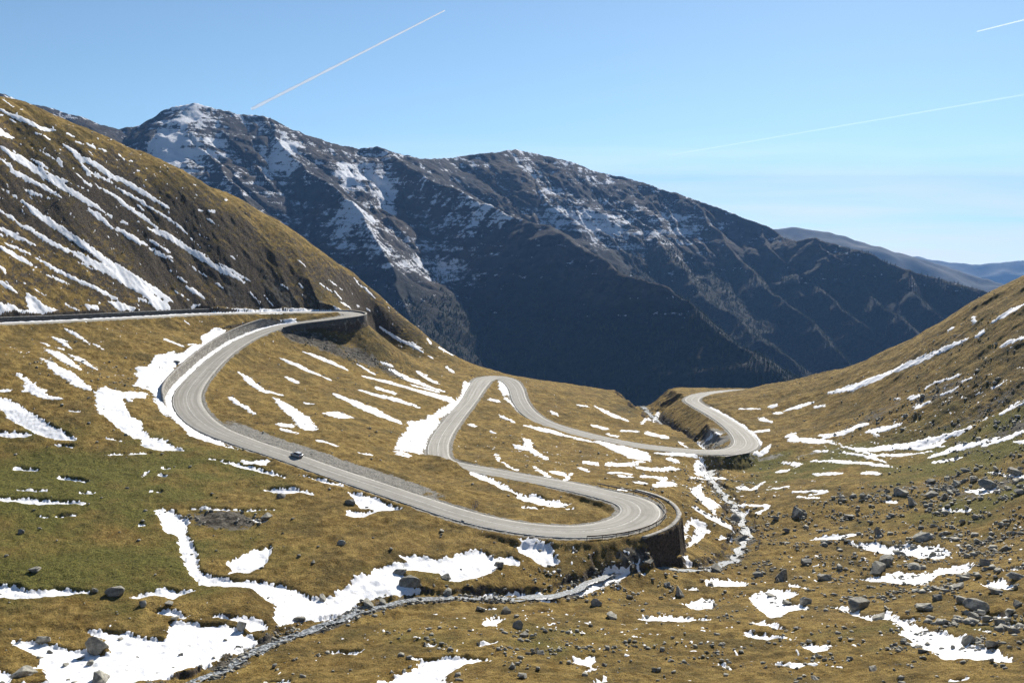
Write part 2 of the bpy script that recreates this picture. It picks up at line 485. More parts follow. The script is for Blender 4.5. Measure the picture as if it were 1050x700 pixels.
def ground(X, Y, detail=True):
    X = np.asarray(X, dtype=np.float64)
    Y = np.asarray(Y, dtype=np.float64)
    H = base_h(X, Y)
    near = sstep(900, 700, Y)
    if detail:
        amp = 0.75 + 0.5 * noise(X / 60, Y / 60, 5)
        leftslope = sstep(10, -40, H) * 0 + sstep(-70, -20, H)
        H = H + 1.5 * fbm(X / 45, Y / 45, 2, 11) * (0.5 + leftslope)
        H = H + 0.55 * amp * fbm(X / 11, Y / 11, 3, 21)
        # crags and gullies running down the two mountainsides
        u = (X * 0.25 + Y * 0.97)
        v = (X * 0.97 - Y * 0.25)
        lw = sstep(-40, -75, X) * sstep(330, 400, Y) * sstep(-62, -45, H)
        wu = u + 7 * noise(X / 40, Y / 40, 38)
        H = H + lw * (0.9 * ridged(wu / 24, v / 70, 2, 31) * (0.4 + sstep(-0.3, 0.5, noise(X / 50, Y / 50, 39))) + 0.35 * fbm(wu / 6, v / 14, 3, 35))
        rw = sstep(120, 165, X) * sstep(300, 360, Y)
        u2 = (-X * 0.1 + Y)
        H = H + rw * (0.7 * ridged((u2 + 6 * noise(X / 40, Y / 40, 48)) / 24, X / 60, 2, 41) + 0.35 * fbm(u2 / 6, X / 14, 3, 45))
    # the bank that hides a short stretch of road between the two middle hairpins
    for bx, by in MOUND:
        H = H + 0.5 * np.exp(-((X - bx) ** 2 + (Y - by) ** 2) / 16.0)
    # stream bed
    d = SG_.sample(X, Y, ST_D)
    s = SG_.sample(X, Y, ST_S)
    zs = np.interp(s, STREAM_L, STREAM[:, 2])
    far = sstep(430, 480, Y)
    hw = 3.0 + 1.6 * noise(s / 14, 0 * s, 3) + 1.2 * noise(X / 4, Y / 4, 7) + 1.0 * far
    slope = 1.25 + 0.5 * noise(s / 12, d * 0 + 2, 4)
    slope = slope * (1 - 0.6 * far)
    carve = zs - 0.9 + 0.45 * np.abs(noise(X / 1.3, Y / 1.3, 55)) + slope * np.maximum(d - hw, 0) ** 1.15
    lim = np.where(far > 0, 26.0, 14.0)
    wgt = sstep(lim, lim * 0.6, d)
    H = np.where(wgt > 0, H * (1 - wgt) + np.minimum(H, carve) * wgt, H)
    for g, hgt, wd in SCARPS:
        sd = g
    # road earthworks
    inR = (X > RG.x0 + 1) & (X < RG.xs[-1] - 1) & (Y > RG.y0 + 1) & (Y < RG.ys[-1] - 1)
    if inR.any():
        xr, yr = X[inR], Y[inR]
        a = RG.sample(xr, yr, RG_D)
        i0 = np.clip(((xr - RG.x0) / RG.h + 0.5).astype(int), 0, RG.nx - 1)
        j0 = np.clip(((yr - RG.y0) / RG.h + 0.5).astype(int), 0, RG.ny - 1)
        ss = RG_S[j0, i0]
        sg = RG_SG[j0, i0]
        zr = np.interp(ss, ROAD_S, ROAD[:, 2])
        w = np.interp(ss, ROAD_S, ROAD[:, 3])

        def pick(D):
            return np.where(sg > 0, np.interp(ss, ROAD_S, D[+1]), np.interp(ss, ROAD_S, D[-1]))
        h = H[inR]
        wob = 0.35 * noise(xr / 2.5, yr / 2.5, 61)
        near_r = a < 23
        # drop the embankment over the culvert a little less
        lo = zr - 0.06 - pick(R_FILL) * np.maximum(a - w - pick(R_SHF) + wob, 0)
        up_ = np.where((sg > 0) & (ss < S_UPTIP - 20), 1.0, 0.0)
        h = h - up_ * 3.2 * sstep(w, w + 2.5, a) * np.exp(-np.maximum(a - w - 3, 0) / 6.0) * sstep(24, 16, a)
        lo = lo - 0.12 * np.maximum(a - 13, 0) ** 2
        hi = zr - 0.04 + 0.12 * np.maximum(a - 13, 0) ** 2 + pick(R_CUT) * np.maximum(a - w - pick(R_SHC) + wob * 0.6, 0) + 0.1 * np.abs(noise(xr / 1.5, yr / 1.5, 63)) * sstep(w, w + 1, a)
        hn = np.minimum(np.maximum(h, lo), np.maximum(hi, lo))
        hn = np.where(a < w + 0.25, zr - 0.22, hn)
        H = H.copy()
        H[inR] = np.where(near_r, hn, h)
    if detail:
        tr = sstep(-0.2, 0.6, noise(X / 35, Y / 35, 81)) * near * sstep(5.5, 8.0, SG_.sample(X, Y, ST_D))
        if inR.any():
            nr_ = np.ones(H.shape)
            nr_[inR] = sstep(w + 2.5, w + 7, a)
            tr = tr * nr_
        H = H + 0.09 * tr * sstep(-58, -70, H) * np.sin(H * 4.6 + 7 * noise(X / 14, Y / 14, 82) + 1.5 * noise(X / 3, Y / 3, 83))
        H = H + 0.19 * fbm(X / 2.1, Y / 2.1, 3, 71) * near
        if HOLLOW is not None:
            H = H - 0.75 * sstep(-0.7, 0.5, HOLLOW.sample(X, Y)) * sstep(330, 260, Y)
    return H


def cast(px, py, y0=105.0, y1=760.0, n=1400):
    """where the line of sight through a photo point meets the ground"""
    dx, dy, dz = ray(px, py)
    Yv = np.linspace(y0, y1, n)
    Xv = Yv * dx / dy
    Zv = Yv * dz / dy
    g = ground(Xv, Yv) - Zv
    k = np.argmax(g > 0)
    if g[k] <= 0:
        return None
    if k == 0:
        return (Xv[0], Yv[0], Zv[0])
    t = -g[k - 1] / (g[k] - g[k - 1])
    y = Yv[k - 1] + t * (Yv[k] - Yv[k - 1])
    return (y * dx / dy, y, y * dz / dy)


def cast_many(px, py, y0=105.0, y1=740.0):
    """as cast(), for arrays of photo points"""
    px = np.asarray(px, float)
    py = np.asarray(py, float)
    dx, dy, dz = ray(px, py)
    Yv = [y0]
    while Yv[-1] < y1:
        Yv.append(Yv[-1] + min(Yv[-1] ** 2 / 81680.0 * 0.8, 0.9))
    Yv = np.array(Yv)
    out = np.full((len(px), 3), np.nan)
    for a in range(0, len(px), 300):
        sl = slice(a, a + 300)
        YY = np.broadcast_to(Yv, (len(px[sl]), len(Yv)))
        XX = YY * (dx / 1.0)[sl, None] / dy[sl, None]
        ZZ = YY * dz[sl, None] / dy[sl, None]
        g = ground(XX, YY) - ZZ
        k = np.argmax(g > 0, axis=1)
        r = np.arange(len(k))
        ok = g[r, k] > 0
        kk = np.maximum(k, 1)
        g0, g1 = g[r, kk - 1], g[r, kk]
        t = np.clip(-g0 / np.where(g1 - g0 == 0, 1, g1 - g0), 0, 1)
        y = Yv[kk - 1] + t * (Yv[kk] - Yv[kk - 1])
        res = np.stack([y * dx[sl] / dy[sl], y, y * dz[sl] / dy[sl]], 1)
        res[~ok] = np.nan
        out[sl] = res
    return out

# ------------------------------------------------------------------ far mountains
FLOOR = -760.0
MAIN = [(-140, 70, 2900), (0, 95, 3100), (60, 112, 3300), (78, 119, 3300), (100, 128, 3350), (116, 132, 3400), (124, 130, 3400), (147, 128, 3420), (152, 121, 3440), (165, 112, 3460), (180, 108, 3470), (200, 105, 3480), (220, 110, 3500), (240, 117, 3520), (262, 119, 3540), (280, 124, 3550),
        (310, 136, 3600), (340, 147, 3650), (370, 152, 3680), (395, 150, 3700), (415, 158, 3750), (435, 163, 3850), (470, 162, 4000), (500, 157, 4100), (527, 153, 4200), (548, 156, 4250), (600, 172, 4300), (632, 180, 4300), (665, 188, 4300), (700, 200, 4250),
        (740, 215, 4200), (770, 228, 4100), (800, 240, 4000), (822, 247, 3900), (843, 243, 3850), (860, 250, 3800), (880, 259, 3700), (900, 268, 3650), (930, 277, 3550), (960, 286, 3500), (1003, 298, 3450), (1060, 322, 3400), (1160, 380, 3300)]
SPURS = [
    [(270, 120, 3540), (285, 138, 3450), (300, 152, 3350), (318, 172, 3250), (335, 188, 3150), (355, 210, 3000), (372, 230, 2900), (390, 252, 2780), (403, 272, 2680), (412, 305, 2550), (415, 345, 2400)],
    [(395, 150, 3700), (418, 164, 3600), (445, 184, 3450), (486, 208, 3250), (501, 209, 3200), (528, 221, 3100), (563, 232, 3000), (584, 244, 2900), (610, 261, 2800), (618, 263, 2780), (640, 278, 2700), (678, 293, 2600), (700, 310, 2520), (725, 327, 2430), (750, 345, 2350), (780, 367, 2250), (812, 391, 2150), (860, 430, 2000)],
    [(600, 172, 4300), (622, 200, 4130), (652, 226, 3930), (684, 258, 3650), (720, 296, 3380), (760, 330, 3100), (800, 362, 2850)],
    [(700, 200, 4250), (738, 238, 3980), (755, 264, 3820), (785, 290, 3600), (830, 330, 3300), (880, 372, 3050)],
    [(843, 243, 3850), (864, 270, 3680), (892, 300, 3460), (930, 335, 3200)],
    [(930, 277, 3550), (945, 300, 3400), (970, 330, 3200)],
    [(527, 153, 4200), (538, 178, 4050), (558, 204, 3850), (592, 226, 3680)],
    [(200, 105, 3480), (196, 132, 3350), (214, 160, 3180), (246, 196, 2980), (280, 250, 2750), (300, 320, 2500)],
    [(152, 121, 3440), (140, 150, 3260), (150, 190, 3050)],
    [(340, 147, 3650), (352, 172, 3500), (372, 196, 3350), (386, 214, 3230)],
    [(665, 188, 4300), (690, 222, 4080), (702, 246, 3920)],
    [(770, 228, 4100), (800, 262, 3850), (834, 292, 3600), (880, 330, 3300)]]


def ridge_pts(rows):
    return [P(a, b, Y=d) for a, b, d in rows]


MS = [(ridge_pts(MAIN), 0.68)] + [(ridge_pts(r), 0.80) for r in SPURS]


def mountain(X, Y):
    # the warp keeps the crests near their line but breaks straight flanks
    wx = X + 40 * noise(X / 260, Y / 260, 101) + 12 * noise(X / 70, Y / 70, 102)
    wy = Y + 40 * noise(X / 260, Y / 260, 103) + 12 * noise(X / 70, Y / 70, 104)
    best = np.full(X.shape, -5000.0)
    bd = np.zeros(X.shape)
    bs = np.zeros(X.shape)
    for k, (pts, m) in enumerate(MS):
        acc = k * 1777.0
        for i in range(len(pts) - 1):
            ax, ay, az = pts[i]
            bx, by, bz = pts[i + 1]
            L = math.hypot(bx - ax, by - ay)
            t = np.clip(((wx - ax) * (bx - ax) + (wy - ay) * (by - ay)) / L / L, 0, 1)
            d = np.hypot(wx - ax - t * (bx - ax), wy - ay - t * (by - ay))
            z = az + t * (bz - az) - m * d + 0.00012 * d * d * (d < 1200)
            mk = z > best
            best = np.where(mk, z, best)
            bd = np.where(mk, d, bd)
            bs = np.where(mk, acc + t * L, bs)
            acc += L
    g = np.clip(bd / 260, 0, 1)
    rib = ridged(bs / 150 + 0.6 * noise(X / 300, Y / 300, 111), bd / 700, 2, 112)
    rib2 = ridged(bs / 48 + 0.8 * noise(X / 120, Y / 120, 113), bd / 300, 3, 114)
    rib3 = ridged(bs / 19 + 0.9 * noise(X / 50, Y / 50, 115), bd / 160, 2, 116)
    rib = np.clip(rib, -1.5, 1.5)
    H = best + g * (13 * (rib - 0.4) + (11 * (rib2 - 0.4) + 4.5 * rib3) * (0.35 + 0.65 * sstep(-420, -150, best))) + 12 * fbm(X / 180, Y / 180, 3, 121) * np.clip(bd / 150, 0.15, 1) + 2.6 * fbm(X / 28, Y / 28, 2, 131)
    return np.maximum(H, FLOOR + 20 * noise(X / 300, Y / 300, 141)), bd, rib, rib2 + 0.7 * rib3


# ------------------------------------------------------------------ mesh helpers
def grid_mesh(name, X, Y, Z, attrs=None, keep=None):
    """a height field on a curvilinear grid -> one mesh; keep = boolean mask on cells"""
    ny, nx = X.shape
    idx = np.arange(nx * ny).reshape(ny, nx)
    q = np.stack([idx[:-1, :-1], idx[:-1, 1:], idx[1:, 1:], idx[1:, :-1]], -1)
    if keep is not None:
        q = q[keep]
        q = q.reshape(-1, 4)
        used = np.zeros(nx * ny, bool)
        used[q.ravel()] = True
        remap = np.cumsum(used) - 1
        q = remap[q]
    else:
        q = q.reshape(-1, 4)
        used = np.ones(nx * ny, bool)
    co = np.stack([X.ravel()[used], Y.ravel()[used], Z.ravel()[used]], 1).astype(np.float32)
    return raw_mesh(name, co, q, {k: v.ravel()[used] for k, v in (attrs or {}).items()}, True)


def raw_mesh(name, co, faces, attrs=None, smooth=False):
    me = bpy.data.meshes.new(name)
    n = faces.shape[1]
    me.vertices.add(len(co))
    me.vertices.foreach_set('co', np.asarray(co, dtype=np.float32).ravel())
    me.loops.add(faces.size)
    me.loops.foreach_set('vertex_index', faces.astype(np.int32).ravel())
    me.polygons.add(len(faces))
    me.polygons.foreach_set('loop_start', np.arange(0, faces.size, n, dtype=np.int32))
    me.update(calc_edges=True)
    if smooth:
        me.shade_smooth()
    for k, v in (attrs or {}).items():
        at = me.attributes.new(k, 'FLOAT', 'POINT')
        at.data.foreach_set('value', np.asarray(v, dtype=np.float32))
    me.validate()
    return me


def link(name, me, mat=None, parent=None):
    o = bpy.data.objects.new(name, me)
    COL.objects.link(o)
    if mat is not None and me is not None and len(me.materials) == 0:
        me.materials.append(mat)
    if parent is not None:
        o.parent = parent
    return o


def tag(o, label=None, cat=None, group=None, kind=None):
    if label:
        o['label'] = label
    if cat:
        o['category'] = cat
    if group:
        o['group'] = group
    if kind:
        o['kind'] = kind
    return o


# ------------------------------------------------------------------ material helpers
class NT:
    def __init__(self, name, rough=0.9, spec=0.2):
        self.m = bpy.data.materials.new(name)
        self.m.use_nodes = True
        self.n = self.m.node_tree.nodes
        self.l = self.m.node_tree.links
        self.b = self.n['Principled BSDF']
        self.b.inputs['Roughness'].default_value = rough
        self.b.inputs['Specular IOR Level'].default_value = spec
        self.geo = None

    def pos(self):
        if self.geo is None:
            self.geo = self.n.new('ShaderNodeNewGeometry')
        return self.geo.outputs['Position']

    def attr(self, name):
        a = self.n.new('ShaderNodeAttribute')
        a.attribute_name = name
        return a.outputs['Fac']

    def noise(self, scale, detail=4, rough=0.55, vec=None, stretch=None):
        t = self.n.new('ShaderNodeTexNoise')
        t.inputs['Scale'].default_value = scale
        t.inputs['Detail'].default_value = detail
        t.inputs['Roughness'].default_value = rough
        v = vec if vec is not None else self.pos()
        if stretch:
            mp = self.n.new('ShaderNodeMapping')
            mp.inputs['Scale'].default_value = stretch
            self.l.new(v, mp.inputs['Vector'])
            v = mp.outputs['Vector']
        self.l.new(v, t.inputs['Vector'])
        return t.outputs['Fac']

    def math(self, op, a, b=None, c=None, clamp=False):
        m = self.n.new('ShaderNodeMath')
        m.operation = op
        m.use_clamp = clamp
        for i, v in enumerate((a, b, c)):
            if v is None:
                continue
            if isinstance(v, (int, float)):
                m.inputs[i].default_value = v
            else:
                self.l.new(v, m.inputs[i])
        return m.outputs[0]

    def ramp(self, x, lo, hi, a=0.0, b=1.0, smooth=True):
        m = self.n.new('ShaderNodeMapRange')
        m.interpolation_type = 'SMOOTHSTEP' if smooth else 'LINEAR'
        self.l.new(x, m.inputs['Value'])
        m.inputs['From Min'].default_value = lo
        m.inputs['From Max'].default_value = hi
        m.inputs['To Min'].default_value = a
        m.inputs['To Max'].default_value = b
        return m.outputs['Result']

    def mix(self, f, a, b):
        m = self.n.new('ShaderNodeMix')
        m.data_type = 'RGBA'
        for sock, v in ((m.inputs[0], f), (m.inputs[6], a), (m.inputs[7], b)):
            if isinstance(v, (int, float)):
                sock.default_value = v
            elif isinstance(v, tuple):
                sock.default_value = (*v, 1.0)
            else:
                self.l.new(v, sock)
        return m.outputs[2]

    def bump(self, h, strength=0.5, dist=0.1, normal=None):
        b = self.n.new('ShaderNodeBump')
        b.inputs['Strength'].default_value = strength
        b.inputs['Distance'].default_value = dist
        self.l.new(h, b.inputs['Height'])
        if normal is not None:
            self.l.new(normal, b.inputs['Normal'])
        return b.outputs['Normal']

    def color(self, c):
        if isinstance(c, tuple):
            self.b.inputs['Base Color'].default_value = (*c, 1)
        else:
            self.l.new(c, self.b.inputs['Base Color'])
        return self

    def normal(self, n):
        self.l.new(n, self.b.inputs['Normal'])
        return self

    def slope(self):
        self.pos()
        s = self.n.new('ShaderNodeSeparateXYZ')
        self.l.new(self.geo.outputs['True Normal'], s.inputs[0])
        return s.outputs['Z']

    def height(self):
        s = self.n.new('ShaderNodeSeparateXYZ')
        self.l.new(self.pos(), s.inputs[0])
        return s.outputs['Z']


def mat_grass():
    k = NT('alpine_grass', 0.95, 0.08)
    n1 = k.noise(0.045, 5, 0.6)
    n2 = k.noise(0.35, 5, 0.65)
    n3 = k.noise(1.6, 6, 0.7)
    n4 = k.noise(5.0, 4, 0.7)
    gold = k.mix(k.ramp(n2, 0.34, 0.66), (0.19, 0.118, 0.026), (0.41, 0.285, 0.088))
    rust = k.mix(k.ramp(n3, 0.35, 0.65), (0.16, 0.095, 0.03), (0.29, 0.195, 0.07))
    green = k.mix(k.ramp(n3, 0.35, 0.68), (0.085, 0.09, 0.018), (0.23, 0.21, 0.05))
    dark = k.mix(k.ramp(n3, 0.35, 0.68), (0.045, 0.038, 0.013), (0.165, 0.125, 0.04))
    c = k.mix(k.ramp(n1, 0.50, 0.72, 0, 0.6), gold, rust)
    c = k.mix(k.ramp(k.noise(0.11, 6, 0.72), 0.44, 0.64, 0, 0.7), c, dark)
    gm = k.math('ADD', k.attr('green'), k.math('MULTIPLY', k.math('SUBTRACT', k.noise(0.09, 4), 0.5), 1.3))
    c = k.mix(k.ramp(gm, 0.25, 0.85), c, green)
    dm = k.math('ADD', k.attr('dark'), k.math('MULTIPLY', k.math('SUBTRACT', k.noise(0.16, 6, 0.65), 0.5), 1.8))
    c = k.mix(k.ramp(dm, 0.3, 0.8), c, dark)
    # tussocks: shade in the gaps put into the colour as darker spots
    c = k.mix(k.ramp(n4, 0.38, 0.52, 0.8, 0), c, (0.036, 0.028, 0.010))
    c = k.mix(k.ramp(k.noise(3.0, 5, 0.8), 0.56, 0.70, 0, 0.55), c, (0.50, 0.40, 0.19))
    c = k.mix(k.ramp(k.noise(1.0, 5, 0.75, stretch=(1, 0.6, 1)), 0.34, 0.45, 0.65, 0), c, (0.045, 0.033, 0.012))
    # bare earth and rock where it is steep
    rk = k.mix(k.ramp(n3, 0.35, 0.65), (0.035, 0.026, 0.018), (0.14, 0.115, 0.085))
    st = k.math('ADD', k.slope(), k.math('MULTIPLY', k.math('SUBTRACT', n2, 0.5), 0.35))
    c = k.mix(k.ramp(st, 0.60, 0.72, 1, 0), c, rk)
    rk2 = k.mix(k.ramp(k.noise(0.5, 8, 0.8), 0.40, 0.62), (0.04, 0.034, 0.026), (0.20, 0.18, 0.145))
    rm = k.math('ADD', k.attr('rock'), k.math('MULTIPLY', k.math('SUBTRACT', k.noise(0.5, 6, 0.7), 0.5), 1.4))
    c = k.mix(k.ramp(rm, 0.42, 0.6), c, rk2)
    # gravel by the road
    gr = k.mix(k.ramp(k.noise(2.2, 6, 0.75), 0.35, 0.65), (0.21, 0.20, 0.17), (0.40, 0.38, 0.34))
    gv = k.math('ADD', k.attr('gravel'), k.math('MULTIPLY', k.math('SUBTRACT', k.noise(0.45, 5, 0.7), 0.5), 1.2))
    c = k.mix(k.ramp(gv, 0.38, 0.62), c, gr)
    k.color(c)
    h = k.math('ADD', k.math('MULTIPLY', n3, 0.8), k.math('MULTIPLY', n4, 0.35))
    k.normal(k.bump(h, 1.0, 1.0))
    return k.m


def mat_mountain():
    k = NT('mountain_rock', 0.95, 0.1)
    n1 = k.noise(0.004, 5, 0.6)
    n2 = k.noise(0.03, 6, 0.7)
    z = k.height()
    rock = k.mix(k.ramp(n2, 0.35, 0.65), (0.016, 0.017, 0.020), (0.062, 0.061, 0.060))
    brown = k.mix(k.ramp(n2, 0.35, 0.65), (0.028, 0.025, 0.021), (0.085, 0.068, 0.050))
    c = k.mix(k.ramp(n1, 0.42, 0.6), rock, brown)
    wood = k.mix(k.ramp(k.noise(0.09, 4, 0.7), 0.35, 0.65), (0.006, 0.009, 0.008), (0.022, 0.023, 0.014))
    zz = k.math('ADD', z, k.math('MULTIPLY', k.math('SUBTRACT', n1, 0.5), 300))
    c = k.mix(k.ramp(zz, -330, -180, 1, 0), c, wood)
    sn = k.math('ADD', k.attr('snow'), k.math('MULTIPLY', k.math('SUBTRACT', k.noise(0.045, 9, 0.8), 0.5), 2.0))
    sn = k.math('ADD', sn, k.math('MULTIPLY', k.math('SUBTRACT', k.noise(0.012, 8, 0.7, stretch=(0.35, 0.35, 5.0)), 0.5), 1.5))
    c = k.mix(k.ramp(sn, 0.5, 0.58), c, (0.78, 0.80, 0.84))
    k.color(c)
    k.normal(k.bump(k.noise(0.03, 10, 0.8), 1.0, 16.0))
    return k.m


def mat_far():
    k = NT('far_hills', 0.95, 0.1)
    c = k.mix(k.ramp(k.noise(0.002, 6, 0.65), 0.4, 0.6), (0.014, 0.018, 0.018), (0.06, 0.055, 0.04))
    k.color(c)
    return k.m


# ------------------------------------------------------------------ build: near ground
T_IN = 0.57
tcols = np.concatenate([np.linspace(-2.2, -T_IN, 130, endpoint=False), np.linspace(-T_IN, T_IN, 1180, endpoint=False), np.linspace(T_IN, 2.2, 131)])
rows = [14.0]
while rows[-1] < 1180:
    y = rows[-1]
    if y < 105:
        st_ = 3.0
    elif y < 640:
        st_ = min(y * y / 81680.0 * 1.1, 0.62)
    else:
        st_ = 4 + (y - 640) * 0.03
    rows.append(y + st_)
rows = np.array(rows)
TT, YG = np.meshgrid(tcols, rows)
XG = TT * YG

# ------------------------------------------------------------------ snow patches lying on the ground
SNOW_POLYS = []


def zoom_frame(x0, y0, k):
    return lambda pts: [(x0 + a / k, y0 + b / k) for a, b in pts]


def streaks(fr, k, items):
    for pts, w in items:
        p = np.array(fr(pts))
        if len(p) == 1:
            p = np.array([p[0] - (w / k / 2, 0), p[0] + (w / k / 2, 0)])
        w = w / k
        t = np.gradient(p, axis=0)
        t /= np.linalg.norm(t, axis=1)[:, None] + 1e-9
        n = np.stack([-t[:, 1], t[:, 0]], 1)
        m = len(p)
        prof = np.array([0.35] + [1.0] * (m - 2) + [0.35]) if m > 2 else np.array([0.6, 0.6])
        hw = (w / 2) * prof
        L = p + n * hw[:, None]
        R = p - n * hw[:, None]
        a = p[0] - t[0] * w * 0.5
        b = p[-1] + t[-1] * w * 0.5
        SNOW_POLYS.append([tuple(a)] + [tuple(q) for q in L] + [tuple(b)] + [tuple(q) for q in R[::-1]])


def polys(fr, items):
    for pts in items:
        SNOW_POLYS.append(fr(pts))


f = zoom_frame(0, 90, 5.6)
streaks(f, 5.6, [([(20, 70), (75, 112)], 8), ([(0, 125), (60, 155), (130, 180), (190, 210), (240, 235), (310, 242)], 24), ([(30, 165), (70, 190), (105, 205)], 13), ([(205, 262), (290, 300)], 15), ([(383, 262), (420, 280)], 20),
    ([(505, 325), (545, 345)], 18), ([(565, 348), (605, 362)], 14), ([(435, 310), (480, 325)], 12), ([(515, 365), (530, 385)], 14), ([(0, 335), (80, 395), (170, 450), (250, 500), (330, 550), (400, 590), (480, 640), (580, 700)], 34),
    ([(80, 365), (130, 400), (200, 450), (290, 500), (410, 550)], 15), ([(180, 410), (240, 440), (300, 475)], 18), ([(230, 360), (300, 400)], 14), ([(335, 410), (350, 440)], 40),
    ([(370, 330), (420, 365), (460, 410), (520, 425), (570, 455), (620, 495), (720, 540), (820, 600), (960, 685)], 28), ([(460, 430), (500, 475), (560, 505), (650, 548)], 20), ([(495, 495), (540, 510)], 10), ([(430, 485), (470, 520)], 12), ([(480, 535), (530, 565)], 18), ([(445, 562), (505, 590)], 14),
    ([(565, 572), (640, 610), (700, 650), (760, 700)], 18), ([(660, 570), (740, 615), (820, 655), (870, 690)], 16), ([(0, 405), (60, 450), (70, 480), (120, 505), (200, 545), (270, 580), (360, 635)], 24), ([(125, 570), (180, 600), (280, 635)], 22),
    ([(0, 575), (90, 625)], 16), ([(0, 635), (40, 640)], 14), ([(125, 650), (190, 695)], 26), ([(675, 375), (715, 415)], 10), ([(750, 410), (760, 430)], 9), ([(795, 478)], 12), ([(5, 160)], 14), ([(125, 125)], 10), ([(300, 215), (305, 230)], 10)])
polys(f, [[(-30, 215), (35, 262), (85, 285), (90, 295), (50, 290), (-30, 268)]])
f = zoom_frame(0, 210, 5.6)
streaks(f, 5.6, [([(-20, 20), (60, 70), (100, 100)], 24), ([(100, 110), (180, 140), (230, 180), (300, 220), (370, 255), (500, 292)], 24), ([(-20, 125), (60, 160), (110, 190), (200, 232)], 26), ([(-20, 165), (50, 175)], 20),
    ([(150, 0), (210, 50), (280, 95), (350, 140), (430, 200), (520, 260), (620, 330), (720, 390), (820, 450), (900, 500), (980, 550)], 38), ([(445, 295), (560, 350), (680, 410), (780, 470), (860, 520), (930, 590)], 44), ([(450, 328), (535, 368)], 17),
    ([(-20, 235), (60, 275), (130, 315), (200, 355)], 24), ([(20, 220), (90, 245), (175, 285)], 17), ([(215, 312), (300, 360), (400, 410), (500, 455), (600, 505), (690, 548)], 21), ([(230, 385), (300, 415), (390, 450)], 14), ([(0, 355), (25, 375), (30, 400)], 26), ([(-20, 430), (40, 465), (85, 495)], 30),
    ([(140, 450), (260, 520)], 9), ([(375, 570), (460, 622)], 20), ([(790, 535), (880, 575)], 17), ([(505, 20), (560, 60), (640, 130)], 34), ([(640, 130), (700, 150), (760, 190), (840, 230)], 22), ([(855, 240), (930, 290), (980, 300)], 17),
    ([(535, 0), (640, 70)], 17), ([(700, 0), (800, 60), (900, 130)], 15), ([(700, 92), (740, 112)], 11), ([(790, 5), (830, 35)], 9), ([(830, 0), (960, 80)], 12), ([(860, 140), (920, 170), (980, 190)], 19), ([(840, 195), (970, 275)], 15), ([(545, 430), (575, 450)], 9)])
polys(f, [[(830, 490), (900, 530), (960, 555), (985, 612), (905, 612), (860, 555)], [(150, 500), (200, 530), (250, 575), (340, 605), (280, 632), (180, 618), (150, 560)], [(-60, 555), (60, 575), (120, 600), (200, 625), (100, 637), (-60, 640)],
    [(480, 570), (560, 580), (575, 615), (510, 605)], [(620, 555), (680, 550), (760, 585), (810, 612), (700, 617), (660, 590)]])
f = zoom_frame(120, 150, 5.6)
streaks(f, 5.6, [([(0, 185), (70, 210), (150, 265), (210, 305), (295, 350)], 21), ([(0, 240), (60, 270), (140, 320), (220, 370), (300, 420), (370, 470), (410, 510)], 13), ([(420, 525), (480, 580)], 7), ([(485, 600), (530, 635)], 7), ([(0, 300), (60, 345), (140, 395), (230, 465)], 17),
    ([(185, 475), (260, 500), (330, 540), (400, 585), (470, 620), (560, 680)], 30), ([(0, 465), (60, 510), (130, 550), (170, 565)], 27), ([(180, 585), (240, 620), (320, 660)], 19), ([(165, 530), (230, 565), (300, 605)], 13), ([(120, 340), (155, 370)], 12), ([(20, 430), (60, 450)], 12), ([(115, 430), (140, 445)], 7),
    ([(500, 405), (550, 435), (600, 465)], 10), ([(475, 368)], 18), ([(545, 372)], 26), ([(445, 222)], 14), ([(625, 310)], 14), ([(340, 300)], 10), ([(370, 238)], 10), ([(650, 625), (690, 648)], 11), ([(450, 490), (520, 530)], 7), ([(300, 380)], 18), ([(10, 45), (40, 75)], 10), ([(80, 85)], 14), ([(120, 140)], 12), ([(345, 492)], 12)])
f = zoom_frame(120, 230, 5.6)
streaks(f, 5.6, [([(400, 145), (480, 190), (560, 240), (640, 280), (740, 340)], 27), ([(570, 215), (650, 260), (760, 320)], 16), ([(435, 245), (515, 300)], 13), ([(570, 340), (630, 378)], 15), ([(400, 360), (440, 385), (495, 420)], 30), ([(340, 295), (395, 330)], 18), ([(300, 265), (345, 270)], 7),
    ([(325, 380), (420, 440)], 13), ([(760, 390), (820, 445)], 13), ([(840, 400), (910, 480)], 6), ([(940, 350), (980, 365)], 10), ([(385, 550), (415, 575)], 11), ([(275, 660), (380, 700)], 15), ([(410, 690), (500, 690)], 16), ([(625, 470), (640, 485)], 8)])
polys(f, [[(420, 465), (480, 460), (550, 490), (430, 497)], [(480, 640), (560, 590), (630, 605), (600, 650), (550, 690), (490, 690)], [(820, 478), (900, 500), (960, 512), (820, 514)]])
f = zoom_frame(290, 260, 5.6)
streaks(f, 5.6, [([(85, 35), (140, 85)], 10), ([(95, 180), (115, 195)], 12), ([(205, 165), (280, 215)], 9), ([(265, 150), (345, 210)], 10), ([(300, 220), (335, 260)], 13), ([(335, 280), (385, 310)], 12), ([(405, 135), (430, 170)], 10), ([(430, 170), (480, 205), (540, 265)], 12), ([(415, 290), (445, 310)], 9), ([(480, 315), (500, 328)], 9),
    ([(0, 185), (40, 210)], 9), ([(560, 425), (620, 460), (680, 500), (750, 530), (810, 570)], 19), ([(740, 510), (800, 545)], 15), ([(830, 490), (850, 515)], 19), ([(900, 540), (975, 580)], 17), ([(830, 585), (860, 600)], 9), ([(940, 650), (980, 680)], 17), ([(120, 565), (220, 600), (290, 630), (365, 665)], 18),
    ([(430, 635), (530, 695)], 15), ([(565, 625), (630, 645)], 20), ([(610, 665), (690, 700)], 20), ([(780, 680), (830, 700)], 11)])
f = zoom_frame(0, 330, 5.6)
